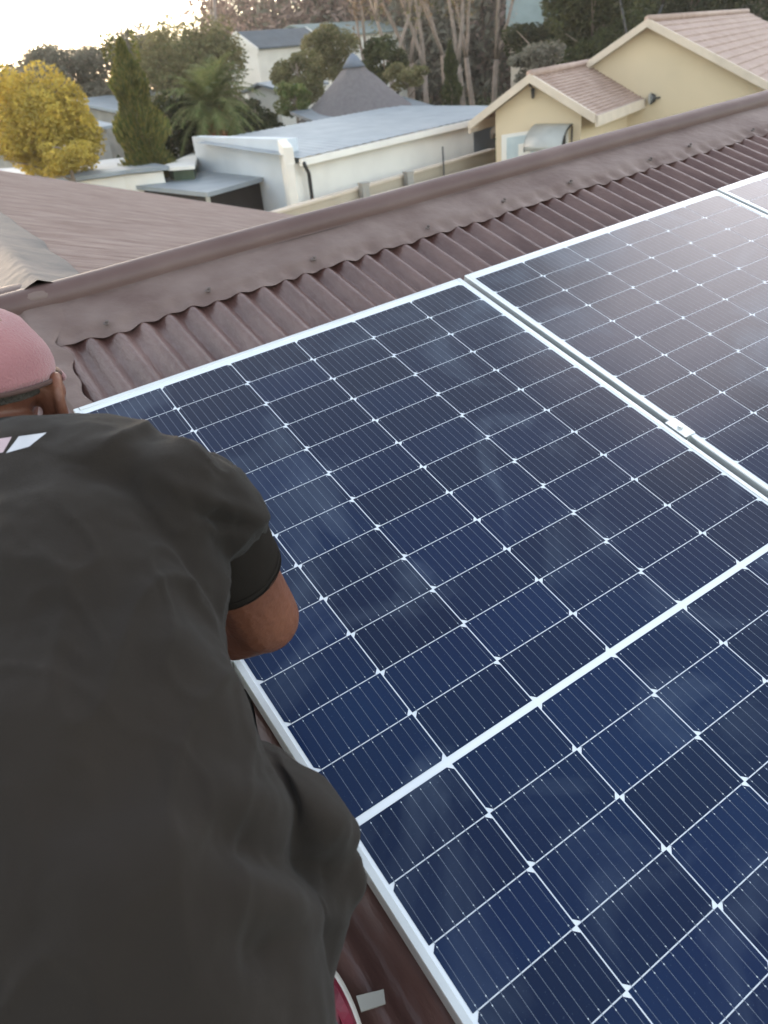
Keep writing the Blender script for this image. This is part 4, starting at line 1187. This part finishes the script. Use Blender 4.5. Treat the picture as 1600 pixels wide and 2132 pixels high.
b = MB(); pts = [hp(.0975 * math.cos(t_ * math.pi / 16), .109 * math.sin(t_ * math.pi / 16), .002) for t_ in range(33)]
b.tube(pts, .0035, 6); b.obj('cap_band', M['capband'], capo, FP, smooth=True)
V = []; F = []
for i in range(14):
    for j in range(29):
        ph = math.pi / 2 - .05 + .34 * i / 13; th = math.pi + math.pi * j / 28
        r = .0875 + .0015 * noise.noise(Vector((i * 1.3, j * 1.7, 0)))
        V.append(hp(r * math.sin(ph) * math.cos(th) * .97, r * math.sin(ph) * math.sin(th) * 1.12, r * math.cos(ph) + .012))
for i in range(13):
    for j in range(28): a = i * 29 + j; F.append((a, a + 1, a + 30, a + 29))
mk('hair', V, F, M['hair'], man, FP, smooth=True)
for s_ in (-1, 1):
    b = MB(); b.ball(hp(s_ * .032, .080, -.002), .012, 12, 8); b.obj('eye', M['eye'], man, FP, smooth=True)
# trousers and shoes
b = MB()
b.cap(HIP, HIPL, .135, .135)
for s_, H_, F_ in ((1, HIP, Vector((-.205, -1.36, -.052))), (-1, HIPL, Vector((-.56, -1.25, -.052)))):
    KN = Vector((F_.x + (-.03 if s_ > 0 else .0), F_.y + .36, .30))
    b.cap(H_, KN, .105, .075); b.cap(KN, F_ + Vector((0, -.05, .06)), .072, .055)
v2, f2_ = remeshed('tr', b, .009, 5, lambda p, n: p + n * .004 * noise.noise(p * 30))
mk('trousers', v2, f2_, M['trouser'], man, FP, smooth=True)
def shoe(F_, yaw):
    rm = Matrix.Rotation(yaw, 3, 'Z')
    out = [(-.030, -.09), (0, -.10), (.030, -.09), (.037, -.04), (.040, .03), (.048, .10), (.042, .155), (.020, .185), (-.012, .190), (-.035, .165), (-.042, .10), (-.036, .03), (-.035, -.04)]
    from mathutils.geometry import interpolate_bezier
    P = []
    n = len(out)
    for i in range(n):
        p0, p1, p2, p3 = (Vector((*out[(i + k - 1) % n], 0)) for k in range(4))
        for k in range(4):
            t = k / 4; P.append(.5 * ((2 * p1) + (p2 - p0) * t + (2 * p0 - 5 * p1 + 4 * p2 - p3) * t * t + (3 * p1 - p0 - 3 * p2 + p3) * t ** 3))
    z0 = CR + .001
    def ringv(sc_, z, rise=0): return [Vector((F_.x, F_.y, z)) + rm @ Vector((p.x * sc_, (p.y - .04) * (sc_ * .5 + .5) + .04, rise * max(0, p.y - .05))) for p in P]
    def loft(rings, name, m, par, lab=None):
        V = []; F = []
        for r in rings: V += r
        k = len(P)
        for i in range(len(rings) - 1):
            for j in range(k): F.append((i * k + j, i * k + (j + 1) % k, (i + 1) * k + (j + 1) % k, (i + 1) * k + j))
        F.append(tuple(range(k))[::-1]); F.append(tuple((len(rings) - 1) * k + j for j in range(k)))
        return mk(name, V, F, m, par, FP, smooth=False)
    up_ = loft([ringv(.93, z0 + .026), ringv(.92, z0 + .04), ringv(.80, z0 + .062, -.12), ringv(.58, z0 + .085, -.35), ringv(.50, z0 + .10, -.5)], 'shoe', M['shoe'], man)
    loft([ringv(.97, z0), ringv(1.06, z0 + .004), ringv(1.08, z0 + .022), ringv(1.0, z0 + .030), ringv(.94, z0 + .031)], 'sole', M['sole'], up_)
shoe(Vector((-.172, -1.40, 0)), R_(-6)); shoe(Vector((-.56, -1.25, 0)), R_(4))

# ---------------------------------------------------------------- evening haze
b = MB(); b.box((-600, -400, -1), (600, 800, 24))
hm = bpy.data.materials.new('evening_haze'); hm.use_nodes = True
hn = hm.node_tree; hn.nodes.remove(hn.nodes['Principled BSDF'])
pv_ = hn.nodes.new('ShaderNodeVolumePrincipled'); pv_.inputs['Color'].default_value = (.97, .93, .88, 1); pv_.inputs['Density'].default_value = .0006; pv_.inputs['Anisotropy'].default_value = .3
hn.links.new(pv_.outputs[0], hn.nodes['Material Output'].inputs['Volume'])
hz = b.obj('haze', hm); hz['kind'] = 'stuff'
tag(hz, 'thin pale evening haze over the gardens and houses', 'haze', kind='stuff')
